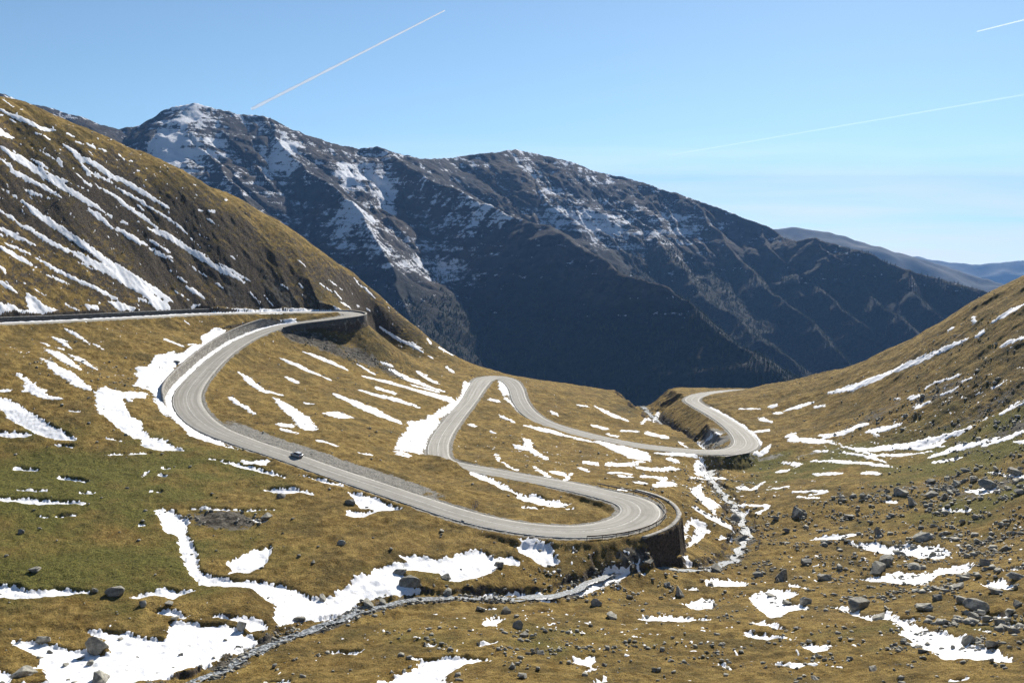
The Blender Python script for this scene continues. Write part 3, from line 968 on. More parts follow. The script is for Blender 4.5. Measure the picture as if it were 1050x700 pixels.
streaks(f, 5.6, [([(375, 40), (440, 75), (510, 125)], 19), ([(540, 130), (590, 155)], 14), ([(305, 90), (360, 115), (400, 145)], 24), ([(330, 150), (365, 158)], 17), ([(245, 122), (280, 135)], 11), ([(270, 160), (330, 190), (390, 225), (460, 270)], 32), ([(405, 190), (470, 220), (540, 265)], 26),
    ([(260, 225), (320, 270), (400, 310), (450, 350), (515, 385)], 46), ([(-20, 388), (60, 392)], 18), ([(400, 508), (445, 512)], 10), ([(610, 665), (690, 678)], 10)])
polys(f, [[(80, 290), (130, 300), (160, 330), (200, 350), (200, 370), (250, 380), (280, 420), (360, 440), (300, 445), (230, 430), (160, 400), (120, 400), (150, 370), (140, 340), (100, 310)],
    [(-60, 420), (0, 435), (60, 445), (120, 480), (200, 530), (300, 590), (380, 630), (440, 675), (320, 670), (220, 640), (160, 610), (60, 560), (0, 490), (-60, 470)], [(-40, 620), (80, 625), (200, 635), (150, 655), (60, 660), (-40, 640)],
    [(550, 400), (600, 370), (650, 390), (720, 410), (700, 470), (720, 510), (750, 545), (810, 560), (815, 620), (860, 650), (870, 670), (770, 665), (700, 610), (640, 570), (570, 520), (550, 470)], [(720, 400), (830, 405), (850, 425), (740, 435), (760, 455), (725, 455)],
    [(780, 260), (850, 260), (890, 190), (940, 185), (1000, 170), (1000, 300), (960, 330), (930, 400), (950, 540), (930, 520), (890, 460), (880, 410), (840, 380), (760, 370), (790, 340), (800, 300)]])
f = zoom_frame(0, 300, 3.183)
polys(f, [[(680, 165), (640, 170), (600, 195), (545, 205), (520, 240), (450, 245), (440, 270), (480, 290), (460, 310), (500, 325), (520, 370), (560, 410), (600, 440), (620, 465), (700, 490), (778, 512), (730, 490), (640, 440), (595, 400), (558, 360), (545, 330), (528, 300), (550, 262), (600, 225), (680, 180)],
    [(310, 325), (350, 310), (400, 335), (480, 330), (470, 345), (400, 345), (420, 400), (460, 430), (470, 460), (540, 480), (600, 515), (520, 512), (460, 495), (470, 470), (420, 460), (360, 415), (320, 375)]])
streaks(f, 3.183, [([(360, 525), (490, 520)], 9), ([(50, 572), (120, 575)], 15), ([(195, 600), (280, 612)], 16), ([(-20, 668), (80, 675), (270, 685)], 17), ([(60, 640), (150, 645)], 6), ([(260, 650), (300, 652)], 7), ([(490, 645), (525, 647)], 8), ([(690, 540), (780, 560), (850, 575), (930, 600)], 11), ([(800, 550), (880, 545)], 15),
    ([(870, 640), (955, 648)], 14), ([(465, 595), (480, 585)], 7), ([(520, 592), (540, 596)], 7), ([(230, 384), (255, 386)], 7), ([(190, 497), (235, 500)], 9), ([(540, 570)], 10)])
f = zoom_frame(150, 300, 3.183)
streaks(f, 3.183, [([(440, 215), (500, 240), (600, 285)], 13), ([(455, 275), (495, 293)], 13), ([(305, 262), (340, 290), (390, 325)], 18), ([(275, 345), (345, 390)], 18), ([(425, 350), (470, 385), (500, 405), (540, 440)], 28), ([(430, 430), (475, 435)], 15), ([(440, 445), (490, 458)], 9),
    ([(590, 395), (625, 398), (660, 405)], 24), ([(615, 332), (690, 365), (760, 395), (830, 425)], 19), ([(695, 318), (800, 345), (890, 375)], 11), ([(705, 272), (780, 290), (860, 310)], 9), ([(750, 310), (810, 328)], 15), ([(800, 250), (850, 280), (900, 300)], 15), ([(865, 300), (955, 325)], 9),
    ([(810, 515), (860, 530)], 9), ([(695, 520), (740, 528)], 7), ([(555, 480), (620, 498)], 9), ([(510, 595), (600, 615), (640, 628)], 9), ([(215, 540), (300, 560), (450, 597)], 9), ([(390, 640), (480, 640), (540, 655)], 13), ([(520, 360), (545, 362)], 8), ([(390, 320), (440, 335)], 8), ([(770, 230), (800, 240)], 10)])
polys(f, [[(470, 395), (530, 405), (555, 445), (520, 450), (490, 430)], [(955, 400), (920, 400), (910, 425), (850, 440), (855, 465), (815, 505), (830, 515), (905, 525), (915, 480), (955, 430)], [(665, 650), (720, 665), (790, 695), (700, 700), (680, 680)], [(300, 545), (400, 545), (390, 560), (330, 555)]])
f = zoom_frame(400, 360, 2.917)
polys(f, [[(220, 90), (245, 95), (240, 125), (215, 150), (190, 175), (150, 195), (120, 215), (105, 240), (100, 300), (15, 295), (25, 265), (60, 225), (50, 210), (110, 205), (140, 180), (190, 155), (215, 130)], [(325, 85), (345, 90), (355, 130), (340, 135), (325, 110)], [(395, 258), (420, 265), (425, 285), (405, 288)],
    [(620, 272), (700, 290), (770, 302), (780, 330), (720, 320), (660, 295)], [(370, 430), (430, 425), (500, 445), (540, 452), (520, 465), (470, 460), (400, 445)], [(385, 557), (420, 557), (480, 570), (485, 600), (505, 630), (460, 640), (380, 595), (395, 575)]])
streaks(f, 2.917, [([(0, 55), (80, 90), (160, 120)], 11), ([(80, 60), (140, 95)], 11), ([(0, 95), (180, 145), (215, 160)], 16), ([(0, 138), (80, 165)], 9), ([(20, 305), (55, 315)], 9), ([(0, 200), (30, 212)], 11), ([(345, 140), (410, 195)], 11), ([(300, 145), (325, 150)], 11), ([(325, 190), (370, 212)], 11), ([(240, 220), (250, 222)], 13), ([(300, 240), (315, 245)], 7),
    ([(370, 280), (420, 295), (468, 322)], 13), ([(405, 222), (460, 235), (550, 258)], 12), ([(555, 260), (640, 277)], 9), ([(318, 310), (325, 325)], 11), ([(335, 330), (380, 355)], 7), ([(430, 345), (480, 375)], 6), ([(485, 360), (520, 368)], 14), ([(520, 385), (545, 365)], 7), ([(570, 350), (590, 358)], 14), ([(580, 332), (620, 338)], 14), ([(650, 340), (740, 338)], 9),
    ([(685, 372), (720, 375)], 9), ([(755, 375), (820, 382)], 13), ([(800, 400), (845, 398)], 19), ([(830, 320), (860, 330)], 15), ([(740, 348), (790, 352)], 9), ([(820, 350), (860, 352)], 11), ([(730, 390), (765, 395)], 7), ([(615, 165), (650, 185), (710, 208)], 10), ([(605, 222), (650, 232)], 9), ([(650, 248), (680, 255)], 7), ([(690, 238), (740, 240)], 7), ([(770, 243), (830, 258)], 11),
    ([(560, 162), (590, 165)], 7), ([(480, 180), (500, 190)], 11), ([(755, 215), (800, 185)], 11), ([(240, 362), (290, 380), (340, 405), (385, 425)], 13), ([(400, 465), (450, 467)], 9), ([(530, 468), (550, 468)], 7)])
f = zoom_frame(600, 380, 3.183)
polys(f, [[(35, 228), (100, 242), (180, 260), (210, 275), (180, 285), (110, 265)], [(660, 225), (675, 205), (690, 210), (690, 225), (760, 225), (830, 238), (760, 238), (690, 232), (670, 232)], [(355, 300), (380, 290), (395, 315), (400, 340), (470, 355), (420, 358), (360, 340)], [(345, 385), (375, 370), (390, 410), (440, 440), (420, 450), (430, 475), (380, 430), (350, 400)],
    [(310, 468), (345, 475), (395, 500), (405, 525), (375, 515), (330, 490)], [(395, 680), (420, 670), (480, 685), (520, 700), (400, 700)], [(545, 272), (570, 262), (590, 250), (605, 240), (600, 262), (580, 277)], [(318, 565), (330, 600), (355, 625), (325, 628)]])
streaks(f, 3.183, [([(200, 205), (260, 218)], 11), ([(185, 172), (240, 140)], 9), ([(310, 235), (330, 250)], 7), ([(370, 235), (385, 250)], 13), ([(395, 225), (440, 208)], 12), ([(230, 270), (330, 274), (385, 287)], 11), ([(190, 320), (300, 322)], 13), ([(190, 345), (265, 350)], 15), ([(230, 375), (290, 370)], 19), ([(105, 385), (150, 388)], 9), ([(210, 408), (240, 410)], 9),
    ([(0, 298), (40, 302)], 11), ([(70, 303), (190, 298)], 7), ([(275, 290), (305, 298)], 11), ([(75, 333), (150, 338)], 6), ([(500, 125), (570, 125)], 6), ([(600, 118), (625, 112)], 13), ([(620, 138), (640, 138)], 11), ([(650, 130), (700, 118), (745, 103)], 9), ([(750, 118), (780, 113)], 9), ([(800, 72), (870, 60), (955, 30)], 13), ([(570, 155), (600, 165)], 13), ([(540, 203), (600, 195)], 11),
    ([(780, 215), (830, 205)], 19), ([(830, 205), (870, 190), (915, 175)], 9), ([(930, 195), (955, 210)], 13), ([(750, 263), (790, 265)], 7), ([(840, 265), (955, 290)], 9), ([(890, 255), (955, 260)], 15), ([(645, 300), (700, 303)], 9), ([(740, 295), (860, 298), (955, 310)], 10), ([(630, 330), (665, 325)], 11), ([(740, 338), (835, 335)], 11), ([(500, 380), (530, 385)], 15), ([(540, 390), (580, 365)], 9), ([(610, 385), (660, 378)], 7),
    ([(355, 445), (400, 470), (440, 490), (480, 515)], 15), ([(440, 545), (480, 550)], 15), ([(510, 440), (600, 440)], 13), ([(600, 440), (560, 465)], 9), ([(530, 455), (510, 475)], 9), ([(740, 548), (800, 540), (900, 530)], 9), ([(870, 560), (955, 585)], 16), ([(735, 405), (790, 395)], 9), ([(350, 350), (420, 362)], 9)])
f = zoom_frame(700, 200, 2.334)
streaks(f, 2.334, [([(740, 305), (780, 280), (830, 255)], 10), ([(697, 295), (700, 302)], 13), ([(705, 338), (720, 325)], 13), ([(765, 360), (830, 335)], 10), ([(350, 472), (430, 450), (520, 415), (600, 380), (675, 347)], 10), ([(245, 515), (280, 505), (312, 495)], 7), ([(320, 508), (340, 503)], 7), ([(185, 537), (210, 542)], 9), ([(330, 575), (380, 570), (440, 548)], 11),
    ([(445, 565), (480, 560), (520, 548)], 15), ([(545, 485), (565, 480)], 15), ([(560, 505), (590, 495)], 9), ([(600, 450), (660, 430)], 8), ([(620, 478), (655, 462)], 8), ([(670, 445), (690, 438)], 6), ([(735, 460), (760, 455)], 7), ([(760, 525), (830, 490)], 9), ([(425, 610), (480, 605), (560, 595), (620, 580), (690, 555)], 13), ([(520, 607), (600, 600), (625, 590)], 11),
    ([(470, 622), (540, 620)], 7), ([(590, 628), (640, 610), (700, 595), (760, 580)], 11), ([(600, 640), (665, 628)], 7), ([(720, 600), (780, 580), (830, 560)], 9), ([(250, 578), (265, 572)], 14), ([(265, 580), (330, 588), (375, 597)], 7), ([(380, 600), (450, 620), (485, 640)], 7), ([(300, 635), (400, 640), (500, 650)], 6), ([(315, 612), (345, 612)], 5), ([(265, 645), (280, 645)], 9),
    ([(430, 665), (470, 668)], 7), ([(635, 325), (645, 318)], 7), ([(650, 352), (680, 345)], 7)])
f = zoom_frame(875, 390, 5.6)
polys(f, [[(655, 630), (720, 612), (825, 632), (735, 655)]])
streaks(f, 5.6, [([(870, 540), (1010, 548)], 24), ([(925, 350), (1010, 352)], 14), ([(780, 522), (840, 528)], 15), ([(730, 235), (800, 205)], 8), ([(840, 190), (900, 150), (980, 112)], 14), ([(150, 426), (300, 428)], 15), ([(70, 525), (140, 528)], 11), ([(360, 160), (430, 125)], 20), ([(320, 100), (370, 90)], 24), ([(240, 105), (270, 105)], 11), ([(510, 80), (590, 45)], 15), ([(410, 50), (440, 25)], 16),
    ([(790, 45), (840, 28)], 15), ([(15, 260), (70, 248)], 17), ([(340, 424), (450, 405)], 8), ([(430, 385), (520, 375)], 12)])
f = zoom_frame(0, 500, 3.5)
polys(f, [[(560, 72), (630, 78), (630, 90), (670, 110), (670, 160), (700, 220), (715, 290), (750, 310), (830, 325), (950, 335), (1050, 355), (1050, 420), (990, 440), (985, 400), (930, 375), (900, 355), (820, 350), (720, 345), (680, 300), (650, 240), (640, 170), (590, 150), (575, 110)],
    [(815, 265), (870, 240), (900, 220), (970, 205), (970, 230), (940, 280), (890, 300), (820, 305), (830, 285)], [(-60, 340), (50, 345), (110, 365), (200, 355), (320, 365), (320, 375), (200, 385), (120, 390), (40, 392), (-60, 398)], [(470, 390), (520, 375), (590, 352), (640, 365), (700, 365), (640, 380), (620, 395), (560, 380), (500, 392)],
    [(530, 435), (600, 430), (640, 440), (660, 465), (600, 450)], [(310, 510), (360, 505), (460, 515), (520, 535), (600, 535), (610, 480), (680, 475), (720, 485), (830, 490), (930, 545), (880, 580), (800, 595), (740, 640), (640, 650), (590, 680), (420, 705), (330, 700), (180, 690), (155, 640), (110, 640), (160, 610), (50, 560), (40, 545), (130, 545), (230, 570), (320, 580), (400, 590), (390, 540)],
    [(-60, 645), (35, 660), (35, 690), (200, 685), (200, 720), (-60, 720)], [(760, 458), (840, 455), (900, 460), (950, 480), (960, 505), (900, 510), (850, 470)], [(985, 455), (1050, 440), (1050, 480), (1010, 490)]])
streaks(f, 3.5, [([(200, 98), (270, 95)], 9), ([(285, 15), (325, 15)], 7), ([(540, 10), (575, 10)], 9), ([(680, 74), (780, 72), (980, 77)], 9), ([(130, 100), (170, 102)], 6), ([(915, 112), (950, 115)], 13), ([(500, 130), (515, 130)], 11)])
f = zoom_frame(250, 500, 3.5)
polys(f, [[(50, 375), (120, 375), (180, 360), (240, 390), (320, 385), (350, 360), (380, 345), (390, 320), (450, 300), (470, 280), (560, 265), (600, 265), (560, 240), (620, 235), (700, 255), (760, 235), (830, 220), (870, 225), (890, 250), (950, 240), (990, 262), (985, 275), (920, 265), (890, 300), (820, 320), (740, 330), (700, 300), (620, 290), (560, 290), (600, 330), (600, 350),
    (640, 365), (560, 385), (500, 385), (400, 405), (410, 425), (350, 450), (320, 470), (240, 465), (180, 475), (130, 490), (110, 460), (130, 430), (90, 400)], [(390, 15), (470, 30), (570, 75), (480, 80), (430, 60), (395, 40)], [(370, 78), (480, 80), (400, 102), (375, 95)],
    [(340, 578), (420, 578), (400, 595), (370, 595)], [(440, 710), (520, 680), (600, 650), (640, 610), (720, 602), (830, 603), (870, 615), (780, 630), (720, 670), (740, 710)], [(860, 480), (890, 460), (915, 465), (900, 490), (865, 490)]])
streaks(f, 3.5, [([(270, 598), (340, 582), (420, 582)], 11), ([(80, 692), (160, 690)], 14), ([(850, 560), (900, 548)], 13), ([(870, 430), (900, 430)], 9), ([(600, 605), (630, 608)], 9), ([(640, 560), (680, 560)], 11), ([(800, 385), (900, 380), (1050, 378)], 12)])
f = zoom_frame(500, 500, 3.5)
polys(f, [[(535, 462), (640, 450), (700, 455), (800, 470), (700, 477), (560, 472)], [(790, 320), (870, 325), (930, 340), (900, 350), (820, 347)], [(700, 410), (780, 390), (810, 400), (810, 430), (760, 435)], [(940, 385), (1050, 360), (1050, 460), (1010, 440), (1015, 420), (960, 420)], [(300, 615), (360, 595), (390, 600), (370, 635), (330, 630)], [(695, 95), (790, 150), (795, 160), (750, 145), (700, 110)],
    [(270, 375), (340, 340), (420, 300), (430, 285), (520, 280), (470, 330), (400, 355), (330, 385)], [(120, 385), (270, 378), (280, 392), (120, 392)]])
streaks(f, 3.5, [([(925, 518), (1000, 525), (1050, 535)], 17), ([(950, 478), (1020, 490)], 13), ([(350, 655), (390, 640)], 11), ([(380, 690), (430, 682)], 15), ([(190, 440), (220, 440)], 11), ([(0, 475), (40, 470)], 30), ([(530, 530), (560, 530)], 7), ([(710, 358), (745, 360)], 9), ([(840, 630), (880, 645)], 11), ([(200, 402), (250, 405)], 15), ([(515, 262), (560, 255)], 12), ([(540, 290), (560, 305)], 12)])
f = zoom_frame(750, 500, 3.5)
polys(f, [[(440, 325), (540, 310), (600, 295), (640, 300), (720, 300), (800, 270), (870, 270), (840, 300), (740, 310), (690, 345), (600, 340), (560, 335)], [(430, 205), (520, 190), (560, 210), (640, 200), (740, 205), (790, 235), (760, 250), (680, 250), (640, 240), (560, 235)],
    [(70, 380), (140, 360), (210, 365), (240, 375), (180, 400), (290, 425), (260, 435), (200, 440), (150, 465), (100, 430), (75, 400)],
    [(350, 420), (410, 425), (490, 455), (560, 440), (600, 465), (680, 465), (640, 475), (740, 510), (830, 530), (850, 560), (940, 570), (1000, 600), (1010, 620), (900, 615), (760, 610), (700, 575), (640, 560), (650, 540), (600, 520), (620, 495), (580, 470), (490, 470), (400, 435)],
    [(45, 510), (130, 520), (195, 535), (130, 540), (60, 530)], [(245, 555), (300, 550), (350, 575), (300, 585)], [(200, 635), (240, 618), (300, 628), (230, 645)], [(900, 340), (960, 325), (1025, 345), (990, 360), (930, 355)], [(880, 460), (960, 445), (1000, 460), (920, 475)]])
streaks(f, 3.5, [([(290, 183), (380, 178), (460, 160)], 11), ([(80, 475), (150, 490), (215, 510)], 13), ([(330, 555), (370, 562)], 9), ([(165, 628), (300, 630)], 11), ([(335, 632), (400, 640)], 8), ([(985, 490), (1070, 490)], 22), ([(850, 500), (920, 510)], 7), ([(850, 10), (950, 5)], 24), ([(550, 45), (590, 50)], 13), ([(760, 75), (850, 80)], 12), ([(220, 15), (340, 12)], 10), ([(240, 30), (310, 35)], 9),
    ([(0, 335), (50, 345)], 15), ([(210, 345), (270, 355)], 15), ([(970, 290), (1060, 280)], 11), ([(770, 690), (840, 680)], 8)])

SN = Grid(-330, 330, 110, 660, 0.5, -1.6)


def poly_sd(pts, X, Y):
    pts = np.asarray(pts)
    d = np.full(X.shape, 1e9)
    inside = np.zeros(X.shape, bool)
    n = len(pts)
    for i in range(n):
        ax, ay = pts[i]
        bx, by = pts[(i + 1) % n]
        ex, ey = bx - ax, by - ay
        L2 = ex * ex + ey * ey + 1e-12
        t = np.clip(((X - ax) * ex + (Y - ay) * ey) / L2, 0, 1)
        d = np.minimum(d, np.hypot(X - ax - t * ex, Y - ay - t * ey))
        c = (ay > Y) != (by > Y)
        xi = ax + (Y - ay) * ex / np.where(abs(ey) < 1e-12, 1e-12, ey)
        inside ^= c & (X < xi)
    return np.where(inside, d, -d)


allp = np.array([q for p in SNOW_POLYS for q in p])
hit = cast_many(allp[:, 0], allp[:, 1])
k0 = 0
for p in SNOW_POLYS:
    w_ = hit[k0:k0 + len(p)]
    k0 += len(p)
    w_ = w_[~np.isnan(w_[:, 0])][:, :2]
    if len(w_) < 3:
        continue
    win = SN.window(w_[:, 0].min() - 2, w_[:, 0].max() + 2, w_[:, 1].min() - 2, w_[:, 1].max() + 2)
    if win is None:
        continue
    sj, si, X_, Y_ = win
    SN.a[sj, si] = np.maximum(SN.a[sj, si], poly_sd(w_, X_, Y_))


HOLLOW = SN
ZG = ground(XG, YG)


def blob(rows_, X, Y, shape=2.0):
    """soft patches on the ground around photo points: (column, row, radius across, radius along the view, weight)"""
    out = np.zeros(X.shape)
    for px, py, rx, ry, w in rows_:
        c = cast(px, py)
        if c is None:
            continue
        m = (np.abs(X - c[0]) < 3 * rx) & (np.abs(Y - c[1]) < 3 * ry)
        if not m.any():
            continue
        e = ((X[m] - c[0]) / rx) ** 2 + ((Y[m] - c[1]) / ry) ** 2
        out[m] = np.maximum(out[m], w * np.exp(-e)) if w > 0 else out[m] + w * np.exp(-e)
    return out


def side_dist(X, Y):
    a = RG.sample(X, Y, RG_D)
    i0 = np.clip(((X - RG.x0) / RG.h + 0.5).astype(int), 0, RG.nx - 1)
    j0 = np.clip(((Y - RG.y0) / RG.h + 0.5).astype(int), 0, RG.ny - 1)
    out = (X < RG.x0 + 1) | (X > RG.xs[-1] - 1) | (Y < RG.y0 + 1) | (Y > RG.ys[-1] - 1)
    a = np.where(out, 1e3, a)
    return a, RG_S[j0, i0], RG_SG[j0, i0]


RA, RS, RSG = side_dist(XG, YG)
RW = np.interp(RS, ROAD_S, ROAD[:, 3])
green = blob([(40, 500, 60, 45, 0.9), (150, 480, 50, 40, 0.7), (60, 580, 45, 25, 0.8), (200, 560, 40, 25, 0.6), (330, 480, 20, 12, 0.4), (860, 470, 45, 25, 0.8), (1010, 455, 60, 40, 0.8), (1040, 500, 40, 30, 0.7), (790, 475, 22, 14, 0.9),
              (500, 650, 40, 20, 0.45), (420, 590, 20, 10, 0.4), (750, 505, 25, 18, 0.4), (360, 415, 10, 18, 0.5), (900, 650, 40, 20, 0.4)], XG, YG)
dark = blob([(150, 250, 38, 40, 0.7), (60, 180, 30, 40, 0.7), (200, 230, 35, 40, 0.7), (320, 290, 40, 40, 0.55), (100, 350, 60, 20, 0.45), (270, 300, 30, 30, 0.8), (420, 350, 30, 30, 0.6), (380, 340, 25, 25, 0.6), (950, 440, 50, 30, 0.5), (1030, 380, 50, 40, 0.55), (230, 180, 30, 40, 0.5),
             (880, 420, 30, 25, 0.45), (640, 420, 18, 25, 0.6), (790, 520, 26, 16, 0.3), (330, 345, 18, 18, 0.8), (385, 365, 14, 16, 0.7)], XG, YG)
rock = blob([(240, 300, 8, 8, 0.55), (290, 305, 14, 10, 0.6), (325, 308, 10, 8, 0.55), (330, 352, 16, 7, 1.0), (370, 366, 10, 8, 1.0), (300, 345, 10, 6, 0.9), (400, 380, 8, 8, 0.7),
             (980, 350, 16, 14, 0.45), (1010, 420, 30, 10, 0.5), (900, 425, 16, 10, 0.55), (960, 405, 20, 12, 0.55), (1040, 440, 26, 10, 0.6), (230, 533, 9, 6, 1.0), (930, 500, 40, 10, 0.45), (1020, 500, 26, 10, 0.6), (1000, 560, 26, 14, 0.45), (640, 668, 16, 6, 0.3), (900, 560, 30, 8, 0.35)], XG, YG)
stream_d = SG_.sample(XG, YG, ST_D)
rock = np.maximum(rock, sstep(5.0, 1.0, stream_d) * (0.55 + 0.5 * noise(XG / 6, YG / 6, 171)))
layby = sstep(S_CAR - 62, S_CAR - 20, RS) * sstep(S_CAR + 66, S_CAR + 30, RS)
gravel = np.where((RSG > 0), layby * sstep(RW + 8.5, RW + 4.5, RA), 0)
gravel = np.maximum(gravel, sstep(RW + 2.6, RW + 0.4, RA) * 0.8)
gravel = np.maximum(gravel, blob([(728, 450, 7, 9, 0.9), (790, 469, 12, 4, 0.6), (830, 465, 14, 3, 0.5), (860, 460, 12, 3, 0.45), (740, 452, 6, 8, 0.8)], XG, YG))

M_GRASS = mat_grass()
me = grid_mesh('ground', XG, YG, ZG, {'green': green, 'dark': dark, 'rock': rock, 'gravel': gravel})
tag(link('ground', me, M_GRASS), kind='structure')

# ------------------------------------------------------------------ build: far mountains
t2 = np.concatenate([np.linspace(-1.3, -0.56, 120, endpoint=False), np.linspace(-0.56, 0.56, 900, endpoint=False), np.linspace(0.56, 1.3, 121)])
r2 = np.concatenate([np.arange(1000, 1900, 30), np.arange(1900, 4500, 6.5), np.arange(4500, 6500, 60)])
T2, Y2 = np.meshgrid(t2, r2)
X2 = T2 * Y2
Z2, BD2, RIB, RIB2 = mountain(X2, Y2)


def blob_far(rows_, X, Y):
    out = np.zeros(X.shape)
    for px, py, D, rx, ry, w in rows_:
        x0, y0, _ = P(px, py, Y=D)
        e = ((X - x0) / rx) ** 2 + ((Y - y0) / ry) ** 2
        out = out + w * np.exp(-e)
    return out


alt = sstep(-260, 60, Z2)
snow_far = 0.24 + 0.13 * alt - 0.22 * (RIB2 - RIB2.mean()) * (0.3 + 0.7 * alt) - 0.08 * RIB
snow_far += blob_far([(185, 160, 3250, 110, 200, 0.45), (200, 118, 3450, 160, 60, 0.15), (290, 150, 3350, 60, 160, 0.5), (370, 190, 3450, 100, 160, 0.45), (365, 225, 2950, 70, 150, 0.35), (560, 240, 3150, 150, 60, 0.3), (650, 240, 3850, 260, 200, 0.25),
                      (590, 225, 3750, 160, 120, 0.3), (450, 290, 3000, 160, 300, 0.3), (560, 160, 4200, 300, 100, 0.1), (700, 225, 4050, 120, 120, 0.25), (400, 290, 2800, 60, 100, 0.3)], X2, Y2)
snow_far = np.where(Z2 < -330, snow_far - 0.4, snow_far)
strata = np.sin(Z2 / 9.0 + 1.5 * noise(X2 / 200, Y2 / 200, 151))
snow_far += 0.10 * strata * sstep(-900, -1200, X2) * sstep(150, 230, Z2)
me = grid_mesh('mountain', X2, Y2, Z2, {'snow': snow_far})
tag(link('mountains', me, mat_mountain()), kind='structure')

M_FAR = mat_far()


def far_range(rows_, m, yspan, amp, seed):
    pts = ridge_pts(rows_)
    ys = np.linspace(yspan[0], yspan[1], 120)
    ts = np.linspace(-0.9, 0.9, 500)
    T, Y = np.meshgrid(ts, ys)
    X = T * Y
    best = np.full(X.shape, -1e5)
    for i in range(len(pts) - 1):
        ax, ay, az = pts[i]
        bx, by, bz = pts[i + 1]
        L = math.hypot(bx - ax, by - ay)
        t = np.clip(((X - ax) * (bx - ax) + (Y - ay) * (by - ay)) / L / L, 0, 1)
        d = np.hypot(X - ax - t * (bx - ax), Y - ay - t * (by - ay))
        best = np.maximum(best, az + t * (bz - az) - m * d + amp * noise(X / 400, Y / 400, seed) * np.clip(d / 500, 0, 1))
    best = np.maximum(best, -1500) + amp * 0.12 * fbm(X / 250, Y / 250, 3, seed + 1)
    me = grid_mesh('far_hills', X, Y, best)
    tag(link('far_hills', me, M_FAR), kind='structure')


far_range([(300, 300, 9500), (600, 260, 9400), (740, 236, 9200), (795, 235, 9000), (815, 232, 9000), (850, 238, 9000), (900, 252, 8900), (960, 270, 8800), (1000, 283, 8700), (1035, 292, 8600), (1100, 300, 8600)], 0.4, (7000, 11500), 90, 161)
far_range([(300, 300, 16500), (900, 262, 16500), (940, 263, 16300), (975, 269, 16200), (1010, 271, 16000), (1050, 267, 16000), (1120, 262, 16000), (1300, 250, 16000)], 0.35, (13000, 20000), 120, 171)
# the land beyond, out to the horizon
n = 90
xs = np.linspace(-25500, 25500, n)
XX, YY = np.meshgrid(xs, np.linspace(5200, 24200, n))
land = grid_mesh('lowland', XX, YY, -1500 - YY * 0.035 + 60 * noise(XX / 4000, YY / 4000, 181))
tag(link('lowland', land, M_FAR), kind='structure')

def snow_field(X, Y):
    s = SN.sample(X, Y)
    far = sstep(200, 420, Y)
    e = 0.45 * noise(X / 3.0, Y / 3.0, 201) + 0.6 * noise(X / 1.2, Y / 1.6, 202) + 0.5 * noise(X / 0.5, Y / 0.65, 203)
    steep_side = sstep(-20, -60, X) * sstep(350, 400, Y)
    s = np.where(s > -1.55, s + e * (0.9 + 0.5 * far) * (1 - 0.45 * steep_side) + 0.10 - 0.08 * steep_side, -1.6)
    # loose flecks of old snow around the patches and among the stones
    a = 0.8 * noise(X / 2.4, Y / 4.0, 211) + 0.85 * noise(X / 0.7, Y / 1.2, 212)
    dens = FLECK.sample(X, Y)
    fl = (a - 1.08 + 0.62 * dens) * 1.4
    s = np.maximum(s, np.where(dens > 0.02, fl, -1.6))
    return s


FLECK = Grid(-330, 330, 110, 660, 3.0)
XX, YY = np.meshgrid(FLECK.xs, FLECK.ys)
FLECK.a = blob([(40, 200, 60, 60, 0.55), (120, 160, 50, 50, 0.5), (150, 300, 50, 30, 0.35), (70, 370, 40, 20, 0.55), (420, 345, 40, 40, 0.5), (600, 470, 60, 30, 0.55), (740, 500, 30, 40, 0.75), (950, 430, 60, 40, 0.65), (1000, 560, 50, 30, 0.55), (900, 570, 50, 25, 0.55), (560, 640, 40, 12, 0.6), (660, 660, 50, 15, 0.45), (620, 600, 25, 12, 0.7), (850, 660, 40, 15, 0.4),
                (300, 650, 20, 8, 0.3), (900, 390, 30, 30, 0.4), (560, 420, 20, 40, 0.3), (40, 330, 60, 20, 0.4), (230, 640, 25, 8, 0.5)], XX, YY)

snow = snow_field(XG, YG)
# no snow on the driven road; banked snow along its shaded side
snow = np.where(RA < RW + 0.15, -1.6, snow)
band_noise = 0.5 * noise(XG / 6, YG / 6, 221) + 0.3 * noise(XG / 1.5, YG / 1.5, 222)


def bank(s0, s1, side, inner, outer):
    m = sstep(s0 - 3, s0 + 3, RS) * sstep(s1 + 3, s1 - 3, RS)
    c = RW + (inner + outer) / 2
    h = (outer - inner) / 2
    v = h - np.abs(RA - c) + band_noise
    return np.where((RSG == side) & (m > 0.5), v, -1.6)


snow = np.maximum(snow, bank(S_W1A - 5, S_W1B + 12, -1, 0.1, 3.0))
snow = np.maximum(snow, bank(60, S_UPTIP - 8, +1, -0.6, 2.2))
snow = np.maximum(snow, bank(S_BRIDGE + 24, S_BRIDGE + 112, -1, 0.0, 1.3))
STEEP = np.hypot(np.gradient(ZG, axis=1) / (np.gradient(XG, axis=1) + 1e-9), np.gradient(ZG, axis=0) / np.gradient(YG, axis=0))
snow = np.where(STEEP > 2.2, np.minimum(snow, -0.3), snow)
cell = snow[:-1, :-1]
cell = np.maximum(np.maximum(snow[:-1, :-1], snow[1:, :-1]), np.maximum(snow[:-1, 1:], snow[1:, 1:]))
ZS = ZG + np.clip(snow * 0.5, -0.35, 0.14) + 0.03 * noise(XG / 3, YG / 3, 231) * (snow > 0.3)
k = NT('old_snow', 0.75, 0.25)
k.color(k.mix(k.ramp(k.noise(1.1, 5, 0.7), 0.3, 0.5), (0.58, 0.565, 0.53), (0.84, 0.85, 0.87)))
k.normal(k.bump(k.noise(1.8, 5, 0.6), 0.5, 0.15))
k.b.inputs['Subsurface Weight'].default_value = 0.0
M_SNOW = k.m
me = grid_mesh('snow_patches', XG, YG, ZS, None, cell > -0.08)
